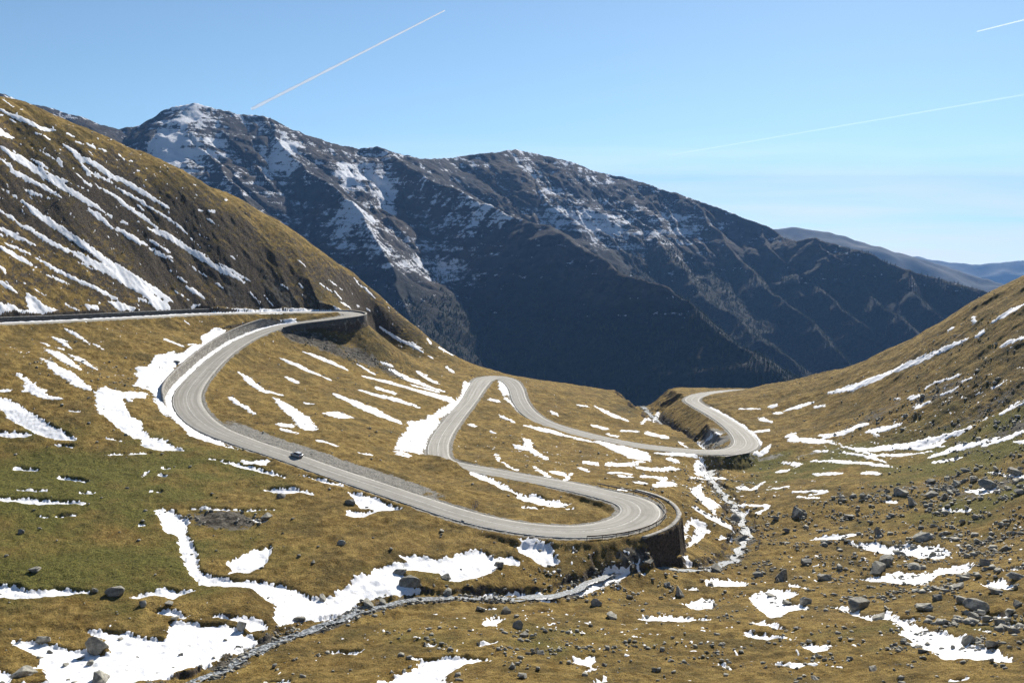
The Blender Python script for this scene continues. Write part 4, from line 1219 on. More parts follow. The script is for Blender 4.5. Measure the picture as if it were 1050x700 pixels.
tag(link('snow_patches', me, M_SNOW), 'white patches and streaks of old snow lying on the brown mountain grass', 'snow', kind='stuff')

# ------------------------------------------------------------------ the road
def ribbon(offs, z_of, s0=0.0, s1=1e9, name='road_strip', attr=True):
    i = np.where((ROAD_S >= s0) & (ROAD_S <= s1))[0]
    c = ROAD[i]
    nrm = ROAD_N[i]
    m = len(offs)
    co = np.empty((len(i), m, 3))
    for j, o in enumerate(offs):
        ow = o(c[:, 3], ROAD_S[i]) if callable(o) else np.full(len(i), float(o))
        co[:, j, 0] = c[:, 0] + nrm[:, 0] * ow
        co[:, j, 1] = c[:, 1] + nrm[:, 1] * ow
        co[:, j, 2] = c[:, 2] + z_of(ow, c[:, 3])
    idx = np.arange(len(i) * m).reshape(len(i), m)
    q = np.stack([idx[:-1, :-1], idx[1:, :-1], idx[1:, 1:], idx[:-1, 1:]], -1).reshape(-1, 4)
    across = np.stack([np.full(len(i), j / (m - 1.0)) for j in range(m)], 1)
    along = np.repeat(ROAD_S[i][:, None], m, 1)
    return raw_mesh(name, co.reshape(-1, 3), q, {'across': across.ravel(), 'along': along.ravel()} if attr else None, True)


def crown(o, w):
    return 0.05 - 0.07 * (np.abs(o) / w) ** 2


def mat_asphalt():
    k = NT('worn_asphalt', 0.85, 0.12)
    a = k.attr('across')
    comb = k.n.new('ShaderNodeCombineXYZ')
    k.l.new(k.math('MULTIPLY', a, 14.0), comb.inputs[0])
    k.l.new(k.math('MULTIPLY', k.attr('along'), 0.03), comb.inputs[1])
    st = k.noise(1.0, 4, 0.6, vec=comb.outputs[0])
    n2 = k.noise(0.25, 5, 0.65)
    n3 = k.noise(3.5, 4, 0.7)
    c = k.mix(k.ramp(st, 0.3, 0.7), (0.23, 0.22, 0.19), (0.35, 0.335, 0.30))
    c = k.mix(k.ramp(n2, 0.45, 0.75, 0, 0.45), c, (0.17, 0.16, 0.14))
    c = k.mix(k.ramp(n3, 0.45, 0.7, 0, 0.3), c, (0.38, 0.365, 0.33))
    # darker brown along both edges of the tarmac
    e = k.math('ABSOLUTE', k.math('SUBTRACT', a, 0.5))
    c = k.mix(k.ramp(k.math('ADD', e, k.math('MULTIPLY', n2, 0.1)), 0.49, 0.55, 0, 0.6), c, (0.13, 0.115, 0.09))
    k.color(c)
    k.normal(k.bump(n3, 0.25, 0.03))
    return k.m


offs = [lambda w, s: -w - 0.12] + [(lambda t: (lambda w, s: w * t))(t) for t in np.linspace(-1, 1, 9)] + [lambda w, s: w + 0.12]
me = ribbon(offs, lambda o, w: np.where(np.abs(o) > w + 0.05, -0.45, crown(o, w)), name='road')
road = tag(link('road', me, mat_asphalt()), kind='structure')
k = NT('worn_road_paint', 0.7, 0.2)
k.color(k.mix(k.ramp(k.noise(1.3, 5, 0.75), 0.42, 0.58), (0.30, 0.29, 0.26), (0.66, 0.65, 0.61)))
M_PAINT = k.m


def line_strip(name, off, wd, s0=0, s1=1e9):
    me = ribbon([lambda w, s: off(w, s) - wd / 2, lambda w, s: off(w, s) + wd / 2], lambda o, w: crown(o, w) + 0.012, s0, s1, name, False)
    return link(name, me, M_PAINT, road)


line_strip('centre_line', lambda w, s: 0 * w, 0.16)
line_strip('edge_line', lambda w, s: w - 0.45, 0.20)
line_strip('edge_line', lambda w, s: -w + 0.45, 0.20)


# ------------------------------------------------------------------ dry-stone and concrete retaining walls
def mat_wall(name, c1, c2, mortar, bw, bh, moss=True):
    k = NT(name, 0.9, 0.15)
    comb = k.n.new('ShaderNodeCombineXYZ')
    k.l.new(k.attr('along'), comb.inputs[0])
    k.l.new(k.attr('up'), comb.inputs[1])
    b = k.n.new('ShaderNodeTexBrick')
    k.l.new(comb.outputs[0], b.inputs['Vector'])
    b.inputs['Scale'].default_value = 1.0
    b.inputs['Brick Width'].default_value = bw
    b.inputs['Row Height'].default_value = bh
    b.inputs['Mortar Size'].default_value = 0.05
    b.inputs['Mortar Smooth'].default_value = 0.4
    b.inputs['Color1'].default_value = (*c1, 1)
    b.inputs['Color2'].default_value = (*c2, 1)
    b.inputs['Mortar'].default_value = (*mortar, 1)
    n = k.noise(0.9, 5, 0.7)
    c = k.mix(k.ramp(n, 0.4, 0.65, 0, 0.55), b.outputs['Color'], (c1[0] * 0.45, c1[1] * 0.45, c1[2] * 0.42))
    k.color(c)
    k.normal(k.bump(b.outputs['Fac'], 0.6, -0.08))
    return k.m


M_WALL = mat_wall('grey_stone_wall', (0.20, 0.185, 0.16), (0.36, 0.34, 0.30), (0.07, 0.065, 0.055), 1.7, 0.85)
M_WALL_SHADE = mat_wall('shaded_stone_wall', (0.085, 0.083, 0.08), (0.14, 0.135, 0.125), (0.035, 0.034, 0.032), 1.0, 0.5)  # shade of faces turned from the sun put into the stone colour
k = NT('coping_stone', 0.85, 0.15)
k.color(k.mix(k.ramp(k.noise(1.4, 4, 0.7), 0.35, 0.65), (0.17, 0.16, 0.14), (0.42, 0.40, 0.36)))
M_COPE = k.m


def wall_shape(line, top, bot, thick, nrm, batter=0.08):
    """line (n,2) = foot of the front face, nrm = unit normal towards the back"""
    n = len(line)
    L = np.concatenate([[0], np.cumsum(np.linalg.norm(np.diff(line, axis=0), axis=1))])
    rings = []
    up = []
    lv = 8
    for j in range(lv + 1):          # front face from the foot up
        f = j / lv
        z = bot + (top - bot) * f
        o = (top - bot) * f * batter
        rings.append(np.column_stack([line + nrm * o[:, None], z]))
        up.append(z)
    o = (top - bot) * batter
    rings.append(np.column_stack([line + nrm * (o + thick)[:, None], top]))
    up.append(top)
    rings.append(np.column_stack([line + nrm * (o + thick)[:, None], bot]))
    up.append(bot)
    co = np.stack(rings, 1)
    m = co.shape[1]
    wob = 0.06 * noise(np.repeat(L[:, None], m, 1) / 1.1, co[:, :, 2] / 0.8, 301)
    co[:, :, 0] += nrm[:, 0][:, None] * wob
    co[:, :, 1] += nrm[:, 1][:, None] * wob
    idx = np.arange(n * m).reshape(n, m)
    q = np.stack([idx[:-1, :-1], idx[1:, :-1], idx[1:, 1:], idx[:-1, 1:]], -1).reshape(-1, 4)
    ends = []
    for r in (0, n - 1):
        for j in range(m // 2):
            a, b, c, d = idx[r, j], idx[r, j + 1], idx[r, m - 2 - j], idx[r, m - 1 - j]
            if len({a, b, c, d}) == 4:
                ends.append((a, b, c, d))
    q = np.vstack([q, np.array(ends)])
    return co.reshape(-1, 3), q, {'along': np.repeat(L[:, None], m, 1).ravel(), 'up': np.stack(up, 1).ravel()}


def road_offset(s0, s1, side, off, step=1.0):
    s = np.arange(s0, s1, step)
    g = lambda a: np.interp(s, ROAD_S, a)
    x, y, z, w = g(ROAD[:, 0]), g(ROAD[:, 1]), g(ROAD[:, 2]), g(ROAD[:, 3])
    nx, ny = g(ROAD_N[:, 0]) * side, g(ROAD_N[:, 1]) * side
    nl = np.hypot(nx, ny)
    nx /= nl
    ny /= nl
    o = w + (off(s) if callable(off) else off)
    return np.column_stack([x + nx * o, y + ny * o]), z, np.column_stack([nx, ny]), s


def empty(name, loc):
    o = bpy.data.objects.new(name, None)
    COL.objects.link(o)
    o.location = loc
    return o


def make_wall(name, label, line, top, bot, nrm, thick, mat, batter=0.08, cope=True, cope_h=0.3):
    root = empty(name, (float(line[len(line) // 2][0]), float(line[len(line) // 2][1]), float(bot[len(line) // 2])))
    tag(root, label, 'wall')
    off = np.array(root.location)
    co, q, at = wall_shape(line, top, bot, thick, nrm, batter)
    link('masonry', raw_mesh('masonry', co - off, q, at), mat, root)
    if cope:
        o = (top - bot) * batter
        co, q, at = wall_shape(line + nrm * (o - 0.12)[:, None], top + cope_h, top + 0.004, thick + 0.22, nrm, 0.0)
        link('coping', raw_mesh('coping', co - off, q, at), M_COPE, root)
    return root


# long wall holding the slope above the first bend
ln, z, nr, s = road_offset(S_W1A, S_W1B, -1, 2.2)
e = sstep(S_W1A, S_W1A + 12, s) * sstep(S_W1B, S_W1B - 14, s)
top = z + 0.4 + 3.4 * e
make_wall('retaining_wall', 'long grey stone retaining wall following the uphill edge of the big left-hand bend', ln, top, z - 1.2, nr, 0.7, M_WALL)
# low dark wall beside the upper road on the left
ln, z, nr, s = road_offset(2, S_W2B, +1, 1.9)
make_wall('parapet_wall', 'low shade-darkened stone wall along the upper road below the snow-streaked slope', ln, z + 1.75 + 0 * s, z - 1.0, nr, 0.7, M_WALL_SHADE)
# high wall carrying the upper hairpin
ln, z, nr, s = road_offset(S_W3A, S_W3B, +1, 1.6)
gb = ground(ln[:, 0] + nr[:, 0] * 1.5, ln[:, 1] + nr[:, 1] * 1.5)
zb = np.minimum(gb, z - 3.0) - 2.0
make_wall('retaining_wall', 'high shade-darkened stone wall carrying the upper hairpin at the foot of the steep mountainside', ln, z + 0.35, zb, -nr, 0.8, M_WALL_SHADE, 0.03)
# curved wall under the lower hairpin
ln, z, nr, s = road_offset(S_W4A + 2, S_W4B + 4, -1, lambda s_: 5.3 + 0 * s_)
gb = ground(ln[:, 0] + nr[:, 0] * 2.0, ln[:, 1] + nr[:, 1] * 2.0)
zb = np.minimum(gb, z - 2.0) - 2.5
make_wall('retaining_wall', 'curved shade-darkened stone wall under the outer edge of the lower hairpin above the stream', ln, z - 0.10, zb, -nr, 0.9, M_WALL_SHADE, 0.03)


# ------------------------------------------------------------------ culvert where the stream passes under the road
def box_bm(bm, c, sx, sy, sz, rot=0.0, bev=0.0):
    m = Matrix.Translation(c) @ Matrix.Rotation(rot, 4, 'Z') @ Matrix.Diagonal((sx, sy, sz, 1))
    r = bmesh.ops.create_cube(bm, size=1.0, matrix=m)
    if bev > 0:
        es = list({e_ for v in r['verts'] for e_ in v.link_edges})
        bmesh.ops.bevel(bm, geom=es, offset=bev, segments=2, affect='EDGES', profile=0.6)


def bm_obj(name, bm, mat, parent=None, smooth=False):
    me = bpy.data.meshes.new(name)
    bm.normal_update()
    bm.to_mesh(me)
    bm.free()
    if smooth:
        me.shade_smooth()
    return link(name, me, mat, parent)


def bridge():
    i = int(np.argmin(np.hypot(ROAD[:, 0] - STREAM[-310][0] * 0 - P(741, 466, z=-107)[0], ROAD[:, 1] - P(741, 466, z=-105)[1])))
    x, y, z = ROAD[i, :3]
    ang = math.atan2(ROAD_T[i, 1], ROAD_T[i, 0])
    root = empty('culvert', (x, y, z - 4))
    root.rotation_euler = (0, 0, ang)
    tag(root, 'small stone culvert carrying the lowest road over the stream', 'culvert')
    hw = ROAD[i, 3]
    yf = -(hw + 0.9)
    bm = bmesh.new()
    box_bm(bm, (-4.6, yf, 2.0), 3.4, 0.6, 4.0)
    box_bm(bm, (4.6, yf, 2.0), 3.4, 0.6, 4.0)
    box_bm(bm, (0, yf, 3.35), 5.78, 0.58, 1.3)
    bm_obj('headwall', bm, M_WALL_SHADE, root)
    bm = bmesh.new()
    box_bm(bm, (0, yf, 4.12), 12.8, 0.8, 0.22, 0, 0.04)
    bm_obj('coping', bm, M_COPE, root)
    k = NT('opening_shade', 0.6, 0.3)
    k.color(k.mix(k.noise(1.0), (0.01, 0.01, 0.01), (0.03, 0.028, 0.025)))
    bm = bmesh.new()
    box_bm(bm, (0, yf + 2.0, 1.3), 5.7, 2.6, 2.6)  # solid block coloured near-black as the shade inside the opening
    bm_obj('tunnel_shade', bm, k.m, root)


bridge()


# ------------------------------------------------------------------ guard rail round the lower hairpin
def metal(name, c, rough=0.5):
    k = NT(name, rough, 0.4)
    k.b.inputs['Metallic'].default_value = 0.6
    k.color(k.mix(k.ramp(k.noise(2.0, 5, 0.7), 0.4, 0.65), c, (c[0] * 0.5, c[1] * 0.38, c[2] * 0.28)))
    return k.m


M_RAIL = metal('weathered_rail_metal', (0.16, 0.14, 0.12))
s0 = road_at(596, 552, lo=S_CAR, hi=S_LOWTIP)
s1 = road_at(601, 502, lo=S_LOWTIP)
ln, z, nr, s = road_offset(s0, s1, -1, 1.0, 0.5)
c0 = np.array([ln[len(ln) // 2][0], ln[len(ln) // 2][1], z[len(z) // 2]])
rail = empty('guard_rail', tuple(c0))
tag(rail, 'thin dark metal guard rail around the outside of the lower hairpin', 'guard rail')


def rail_beam(zo, h, t):
    n_ = len(ln)
    prof = [(-t, 0), (t, h * 0.25), (-t * 0.2, h * 0.5), (t, h * 0.75), (-t, h), (-t * 2.2, h), (-t * 2.2, 0)]
    co = np.zeros((n_, len(prof), 3))
    for j, (a, b) in enumerate(prof):
        co[:, j, :2] = ln - nr * a
        co[:, j, 2] = z + zo + b
    co = co.reshape(-1, 3) - c0
    m = len(prof)
    idx = np.arange(n_ * m).reshape(n_, m)
    nxt = np.roll(idx, -1, axis=1)
    q = np.stack([idx[:-1], idx[1:], nxt[1:], nxt[:-1]], -1).reshape(-1, 4)
    return raw_mesh('rail_beam', co, q)


link('rail_beam', rail_beam(0.62, 0.34, 0.05), M_RAIL, rail)
post_me = None
for j in range(0, len(ln), 6):
    if post_me is None:
        bm = bmesh.new()
        box_bm(bm, (0, 0, 0.3), 0.13, 0.13, 1.5, 0, 0.01)
        po = bm_obj('post', bm, M_RAIL, rail)
        post_me = po.data
    else:
        po = bpy.data.objects.new('post', post_me)
        COL.objects.link(po)
        po.parent = rail
    q_ = ln[j] + nr[j] * 0.18
    po.location = Vector((q_[0], q_[1], z[j])) - rail.location


# ------------------------------------------------------------------ the car
def make_car():
    s = S_CAR + 1
    x, y, z = (float(np.interp(s, ROAD_S, ROAD[:, j])) for j in range(3))
    tx, ty = (float(np.interp(s, ROAD_S, ROAD_T[:, j])) for j in range(2))
    gz = float(np.interp(s + 2, ROAD_S, ROAD[:, 2]) - np.interp(s - 2, ROAD_S, ROAD[:, 2])) / 4
    nx, ny = -ty, tx
    o = 1.75
    root = empty('hatchback_car', (x + nx * o, y + ny * o, z + 0.045))
    root.rotation_euler = (0, math.atan(gz) * -1 * -1, math.atan2(-ty, -tx))      # nose points uphill
    tag(root, 'small silver-grey hatchback car with glare painted on its roof driving up the road near the big bend', 'car')
    k = NT('car_paint', 0.25, 0.6)
    k.b.inputs['Coat Weight'].default_value = 0.6
    k.b.inputs['Metallic'].default_value = 0.3
    k.color(k.mix(k.ramp(k.noise(3, 3), 0.3, 0.7), (0.34, 0.37, 0.40), (0.40, 0.42, 0.45)))
    paint = k.m
    k = NT('car_glass', 0.05, 0.6)
    k.color((0.012, 0.014, 0.018))
    glass = k.m
    k = NT('tyre_rubber', 0.85, 0.2)
    k.color(k.mix(k.noise(8), (0.012, 0.012, 0.012), (0.03, 0.03, 0.03)))
    rub = k.m
    rim_m = metal('wheel_rim_alloy', (0.5, 0.5, 0.5), 0.35)
    k = NT('black_plastic', 0.6, 0.3)
    k.color((0.02, 0.02, 0.02))
    plast = k.m
    k = NT('lamp_lens', 0.1, 0.6)
    k.color((0.75, 0.77, 0.8))
    lens = k.m
    k = NT('red_lamp_lens', 0.15, 0.6)
    k.color((0.35, 0.01, 0.01))
    red = k.m
    k = NT('roof_glare', 0.3, 0.6)
    k.color((0.55, 0.57, 0.6))  # sun glare on the roof put into its colour
    roofm = k.m
    # stations along the car: x, half width, sill z, shoulder z, hood z (centre)
    st = [(2.0, 0.55, 0.34, 0.52, 0.58), (1.93, 0.74, 0.24, 0.62, 0.70), (1.6, 0.83, 0.20, 0.74, 0.84), (1.1, 0.86, 0.20, 0.84, 0.95), (0.7, 0.87, 0.20, 0.90, 0.99), (0.0, 0.87, 0.20, 0.92, 0.98),
          (-0.8, 0.87, 0.20, 0.94, 0.99), (-1.4, 0.86, 0.20, 0.95, 1.0), (-1.8, 0.82, 0.24, 0.93, 1.0), (-1.96, 0.74, 0.30, 0.80, 0.88), (-1.98, 0.6, 0.36, 0.6, 0.66)]
    bm = bmesh.new()
    rings = []
    for X_, hw, zs, sh, hd in st:
        prof = [(-hw * 0.9, zs), (-hw, zs + 0.1), (-hw, (zs + sh) / 2), (-hw * 0.98, sh), (-hw * 0.82, hd - 0.01), (0, hd + 0.02), (hw * 0.82, hd - 0.01), (hw * 0.98, sh), (hw, (zs + sh) / 2), (hw, zs + 0.1), (hw * 0.9, zs)]
        rings.append([bm.verts.new((X_, a, b)) for a, b in prof])
    for a, b in zip(rings[:-1], rings[1:]):
        for j in range(len(a)):
            jj = (j + 1) % len(a)
            bm.faces.new((a[j], b[j], b[jj], a[jj]))
    bm.faces.new(rings[0])
    bm.faces.new(rings[-1][::-1])
    bmesh.ops.recalc_face_normals(bm, faces=bm.faces)
    body = bm_obj('body', bm, paint, root, True)
    # cabin: glass band, pillars and roof
    bot = [(0.85, 0.74), (0.3, 0.80), (-0.6, 0.80), (-1.45, 0.78), (-1.82, 0.70)]
    topv = [(0.28, 0.56), (0.1, 0.62), (-0.6, 0.64), (-1.2, 0.62), (-1.55, 0.56)]
    zt = [1.38, 1.42, 1.45, 1.43, 1.38]
    bm = bmesh.new()
    lo_ = [bm.verts.new((a, b, 0.95)) for a, b in bot] + [bm.verts.new((a, -b, 0.95)) for a, b in bot[::-1]]
    hi_ = [bm.verts.new((a, b, q)) for (a, b), q in zip(topv, zt)] + [bm.verts.new((a, -b, q)) for (a, b), q in list(zip(topv, zt))[::-1]]
    for j in range(len(lo_)):
        jj = (j + 1) % len(lo_)
        bm.faces.new((lo_[j], hi_[j], hi_[jj], lo_[jj]))
    bm.faces.new(hi_)
    bmesh.ops.recalc_face_normals(bm, faces=bm.faces)
    bm_obj('window', bm, glass, root)
    bm = bmesh.new()
    up_ = [bm.verts.new((a * 1.0, b * 1.02, q + 0.004)) for (a, b), q in zip(topv, zt)] + [bm.verts.new((a, -b * 1.02, q + 0.004)) for (a, b), q in list(zip(topv, zt))[::-1]]
    u2 = [bm.verts.new((v.co.x * 0.94 - 0.03, v.co.y * 0.9, v.co.z + 0.06)) for v in up_]
    for j in range(len(up_)):
        jj = (j + 1) % len(up_)
        bm.faces.new((up_[j], u2[j], u2[jj], up_[jj]))
    for j in range(4):
        bm.faces.new((u2[j], u2[j + 1], u2[8 - j], u2[9 - j]))
    bmesh.ops.recalc_face_normals(bm, faces=bm.faces)
    bm_obj('roof', bm, roofm, root)
    for sx_ in (0, 2, 3):
        for sg in (1, -1):
            a, b = bot[sx_], topv[sx_]
            bm = bmesh.new()
            p0 = Vector((a[0], a[1] * sg * 1.01, 0.95))
            p1 = Vector((b[0], b[1] * sg * 1.03, zt[sx_]))
            d = (p1 - p0)
            m = Matrix.Translation((p0 + p1) / 2) @ d.to_track_quat('Z', 'Y').to_matrix().to_4x4() @ Matrix.Diagonal((0.07, 0.05, d.length, 1))
            bmesh.ops.create_cube(bm, size=1, matrix=m)
            bm_obj('pillar', bm, paint, root)
    for wx in (1.25, -1.25):
        for sg in (1, -1):
            bm = bmesh.new()
            bmesh.ops.create_cone(bm, cap_ends=True, segments=24, radius1=0.31, radius2=0.31, depth=0.2, matrix=Matrix.Translation((wx, sg * 0.80, 0.31)) @ Matrix.Rotation(math.pi / 2, 4, 'X'))
            w = bm_obj('wheel', bm, rub, root)
            bm = bmesh.new()
            bmesh.ops.create_cone(bm, cap_ends=True, segments=16, radius1=0.2, radius2=0.17, depth=0.03, matrix=Matrix.Translation((wx, sg * 0.913, 0.31)) @ Matrix.Rotation(-sg * math.pi / 2, 4, 'X'))
            bm_obj('rim', bm, rim_m, w)
    for sg in (1, -1):
        bm = bmesh.new(); box_bm(bm, (1.9, sg * 0.58, 0.64), 0.16, 0.26, 0.12, -sg * 0.3, 0.02); bm_obj('headlight', bm, lens, root)
        bm = bmesh.new(); box_bm(bm, (-1.93, sg * 0.66, 0.80), 0.12, 0.16, 0.22, 0, 0.02); bm_obj('tail_light', bm, red, root)
        bm = bmesh.new(); box_bm(bm, (0.62, sg * 0.95, 0.98), 0.12, 0.2, 0.13, 0, 0.03); bm_obj('mirror', bm, paint, root)
    bm = bmesh.new(); box_bm(bm, (1.97, 0, 0.36), 0.12, 1.3, 0.18, 0, 0.03); bm_obj('bumper', bm, plast, root)
    bm = bmesh.new(); box_bm(bm, (-1.97, 0, 0.40), 0.12, 1.4, 0.2, 0, 0.03); bm_obj('bumper', bm, plast, root)
    bm = bmesh.new(); box_bm(bm, (1.985, 0, 0.56), 0.05, 0.8, 0.1, 0, 0.01); bm_obj('grille', bm, plast, root)


make_car()

# ------------------------------------------------------------------ boulders and stones
def mat_rock(name, a, b, lichen):
    k = NT(name, 0.9, 0.15)
    oi = k.n.new('ShaderNodeObjectInfo')
    n = k.noise(1.2, 6, 0.7)
    c = k.mix(k.ramp(n, 0.35, 0.65), a, b)
    c = k.mix(k.ramp(k.noise(2.6, 4, 0.6), 0.52, 0.66, 0, 0.6), c, lichen)
    c = k.mix(k.math('MULTIPLY', oi.outputs['Random'], 0.45), c, (0.05, 0.048, 0.042))
    k.color(c)
    k.normal(k.bump(k.noise(3.0, 6, 0.75), 0.8, 0.15))
    return k.m


M_ROCK = mat_rock('grey_lichen_rock', (0.19, 0.18, 0.155), (0.46, 0.44, 0.38), (0.32, 0.32, 0.21))


def rock_bm(seed, flat):
    """an angular block: random points' convex hull, edges worn, faces a little uneven"""
    r = random.Random(seed * 31)
    bm = bmesh.new()
    for q in range(r.randint(10, 15)):
        a = r.uniform(0, 6.28)
        u = r.uniform(-1, 1)
        rad = 0.5 * r.uniform(0.82, 1.0)
        bm.verts.new((rad * math.cos(a) * math.sqrt(1 - u * u * 0.7), 0.8 * rad * math.sin(a) * math.sqrt(1 - u * u * 0.7), 0.40 * u + r.uniform(-0.04, 0.04)))
    h = bmesh.ops.convex_hull(bm, input=bm.verts)
    bmesh.ops.delete(bm, geom=[v for v in bm.verts if not v.link_faces], context='VERTS')
    bmesh.ops.bevel(bm, geom=bm.edges[:], offset=0.022, segments=1, affect='EDGES')
    bmesh.ops.triangulate(bm, faces=bm.faces[:])
    bmesh.ops.subdivide_edges(bm, edges=bm.edges[:], cuts=2, use_grid_fill=True)
    tilt = Matrix.Rotation(r.uniform(-0.3, 0.3), 3, 'X') @ Matrix.Rotation(r.uniform(-0.3, 0.3), 3, 'Y')
    for v in bm.verts:
        c = tilt @ v.co
        n_ = 0.030 * float(noise(c.x * 5 + seed, c.y * 5 + c.z * 4, 401)) + 0.014 * float(noise(c.x * 14 + seed, c.y * 14 + c.z * 11, 405))
        v.co = c + c.normalized() * n_
        v.co.z *= flat
    return bm


ROCKS = []
for j in range(10):
    bm = rock_bm(j + 1, (0.75, 0.5, 0.9, 0.6, 0.4, 0.8, 0.55, 0.7, 0.45, 0.65)[j])
    me = bpy.data.meshes.new('boulder')
    bm.to_mesh(me)
    bm.free()
    me.materials.append(M_ROCK)
    ROCKS.append(me)


def gz(x, y):
    return float(ground(np.array([x]), np.array([y]))[0])


def put_boulder(px, py, w, h, label, group=None, seed=None, name='boulder', squash=1.0):
    """photo centre and size -> a boulder sunk a little into the slope"""
    c = cast(px, py + h * 0.35)
    if c is None:
        return None
    r = random.Random(int(px * 7 + py * 13) if seed is None else seed)
    size = w * c[1] / 1021.0 * 1.12
    hs = min(max(h / w, 0.3), 0.8) * 1.5
    me = ROCKS[r.randrange(10)]
    o = bpy.data.objects.new(name, me)
    COL.objects.link(o)
    zf = min(1.1, hs / 0.75) * squash
    o.scale = (size, size * r.uniform(0.7, 1.0), size * min(zf, 1.5))
    o.rotation_euler = (r.uniform(-0.2, 0.2), r.uniform(-0.2, 0.2), r.uniform(0, 6.28))
    o.location = (c[0], c[1], gz(c[0], c[1]) + size * 0.10)
    return tag(o, label, 'boulder', group)


def zoomed(x0, y0, k_, rows_):
    return [(x0 + a / k_, y0 + b / k_, w / k_, h / k_, lab) for a, b, w, h, lab in rows_]


G_R = ('grey boulder among the stones and old snow on the right-hand foreground', 'grey boulders strewn over the right-hand foreground')
G_C = ('grey boulder lying in the short grass of the centre foreground', 'grey boulders lying in the centre foreground grass')
G_S = ('wet dark boulder beside the snowy stream bed on the left', 'dark boulders lining the snowy stream bed')
BL = []
BL += zoomed(750, 500, 3.5, [(98, 303, 48, 40, 'square pale-sided boulder left of the flat slabs in the right foreground grass'), (335, 320, 62, 32, G_R), (520, 285, 104, 42, 'wide flat grey boulder below the bare stones, at the edge of a snow patch'), (555, 255, 92, 45, 'large dark boulder resting behind the wide flat one'), (660, 277, 80, 40, G_R), (602, 230, 55, 32, G_R), (690, 172, 84, 38, 'long dark boulder at the foot of the brown bank on the right'),
    (270, 262, 52, 24, G_R), (382, 212, 26, 24, G_R), (340, 192, 52, 18, G_R), (140, 385, 50, 18, G_R), (270, 405, 64, 32, G_R), (460, 412, 104, 48, 'broad dark boulder at the head of the longest snow patch in the right foreground'), (530, 460, 88, 30, G_R), (740, 390, 52, 30, G_R), (690, 426, 90, 30, G_R), (810, 350, 84, 38, G_R),
    (882, 412, 115, 62, 'biggest dark boulder near the right edge, with a narrow snow strip below it'), (940, 360, 72, 42, G_R), (1020, 310, 84, 48, G_R), (1030, 400, 56, 62, 'upright dark boulder cut by the right edge of the view'), (905, 265, 62, 32, G_R), (850, 545, 60, 40, G_R), (940, 552, 62, 36, G_R), (505, 648, 62, 15, 'thin dark slab lying alone near the bottom right'), (300, 680, 42, 20, G_R), (690, 582, 52, 22, G_R),
    (1015, 510, 52, 28, G_R), (235, 85, 84, 36, G_R), (425, 100, 52, 22, G_R), (530, 160, 52, 30, G_R), (610, 15, 72, 30, G_R), (840, 320, 50, 26, G_R), (720, 240, 40, 20, G_R), (980, 215, 60, 24, G_R), (800, 180, 44, 22, G_R), (650, 50, 60, 26, G_R), (760, 30, 50, 22, G_R), (160, 105, 40, 24, G_R), (200, 150, 40, 22, G_R), (870, 455, 50, 26, G_R), (200, 410, 70, 26, G_R), (185, 320, 90, 38, 'pale flat slabs of rock right of the square boulder'), (960, 480, 60, 24, G_R)])
BL += zoomed(500, 500, 3.5, [(820, 283, 68, 48, 'rounded dark boulder where the cascading stream leaves the gully'), (690, 373, 66, 30, 'flat dark boulder above the thin snow strips in the centre foreground'), (445, 458, 66, 24, G_C), (390, 413, 52, 27, G_C), (108, 490, 52, 34, G_C), (60, 435, 56, 42, G_C), (800, 340, 46, 32, 'round boulder at the left tip of a small snow patch below the stream'), (510, 388, 32, 18, G_C), (1010, 385, 52, 16, G_C), (790, 607, 17, 11, G_C), (1040, 330, 32, 22, G_C),
    (645, 345, 34, 18, G_C), (420, 632, 34, 18, G_C), (130, 525, 50, 20, G_C), (190, 590, 40, 18, G_C), (90, 635, 50, 22, G_C), (125, 670, 60, 24, G_C), (45, 270, 52, 30, G_C), (880, 100, 60, 50, 'dark boulder beside the stream, right of the snow tongues below the guard rail'), (910, 180, 70, 24, G_C), (650, 46, 16, 12, G_C), (580, 262, 50, 26, G_C), (600, 650, 30, 14, G_C), (910, 585, 36, 12, G_C)])
BL += zoomed(250, 500, 3.5, [(350, 195, 38, 20, 'small dark boulder alone in the middle of the golden meadow'), (785, 115, 24, 17, 'dark round stone close below the road on the crest of the meadow'), (710, 150, 32, 22, 'dark stone left of the road in the upper right of the golden meadow'), (250, 260, 24, 18, 'small dark stone above the large snow band in the meadow'), (285, 388, 54, 30, G_S), (500, 398, 48, 42, G_S), (440, 410, 74, 26, G_S),
    (600, 320, 104, 78, 'largest fractured boulder standing in the snow above the stream'), (725, 312, 48, 44, 'tall dark boulder right of the fractured one in the snow'), (730, 362, 52, 48, G_S), (920, 270, 58, 32, G_S), (380, 45, 48, 30, 'dark block at the tip of the snow patch just below the road'), (130, 30, 48, 16, G_S), (85, 103, 62, 15, 'flat grey slab beside the bare gravel spot in the meadow'), (985, 488, 56, 36, G_C), (935, 435, 56, 28, G_C), (850, 432, 42, 22, G_C), (655, 562, 36, 15, G_C), (1010, 522, 60, 20, G_C), (560, 295, 60, 30, G_S), (200, 470, 60, 20, G_S)])
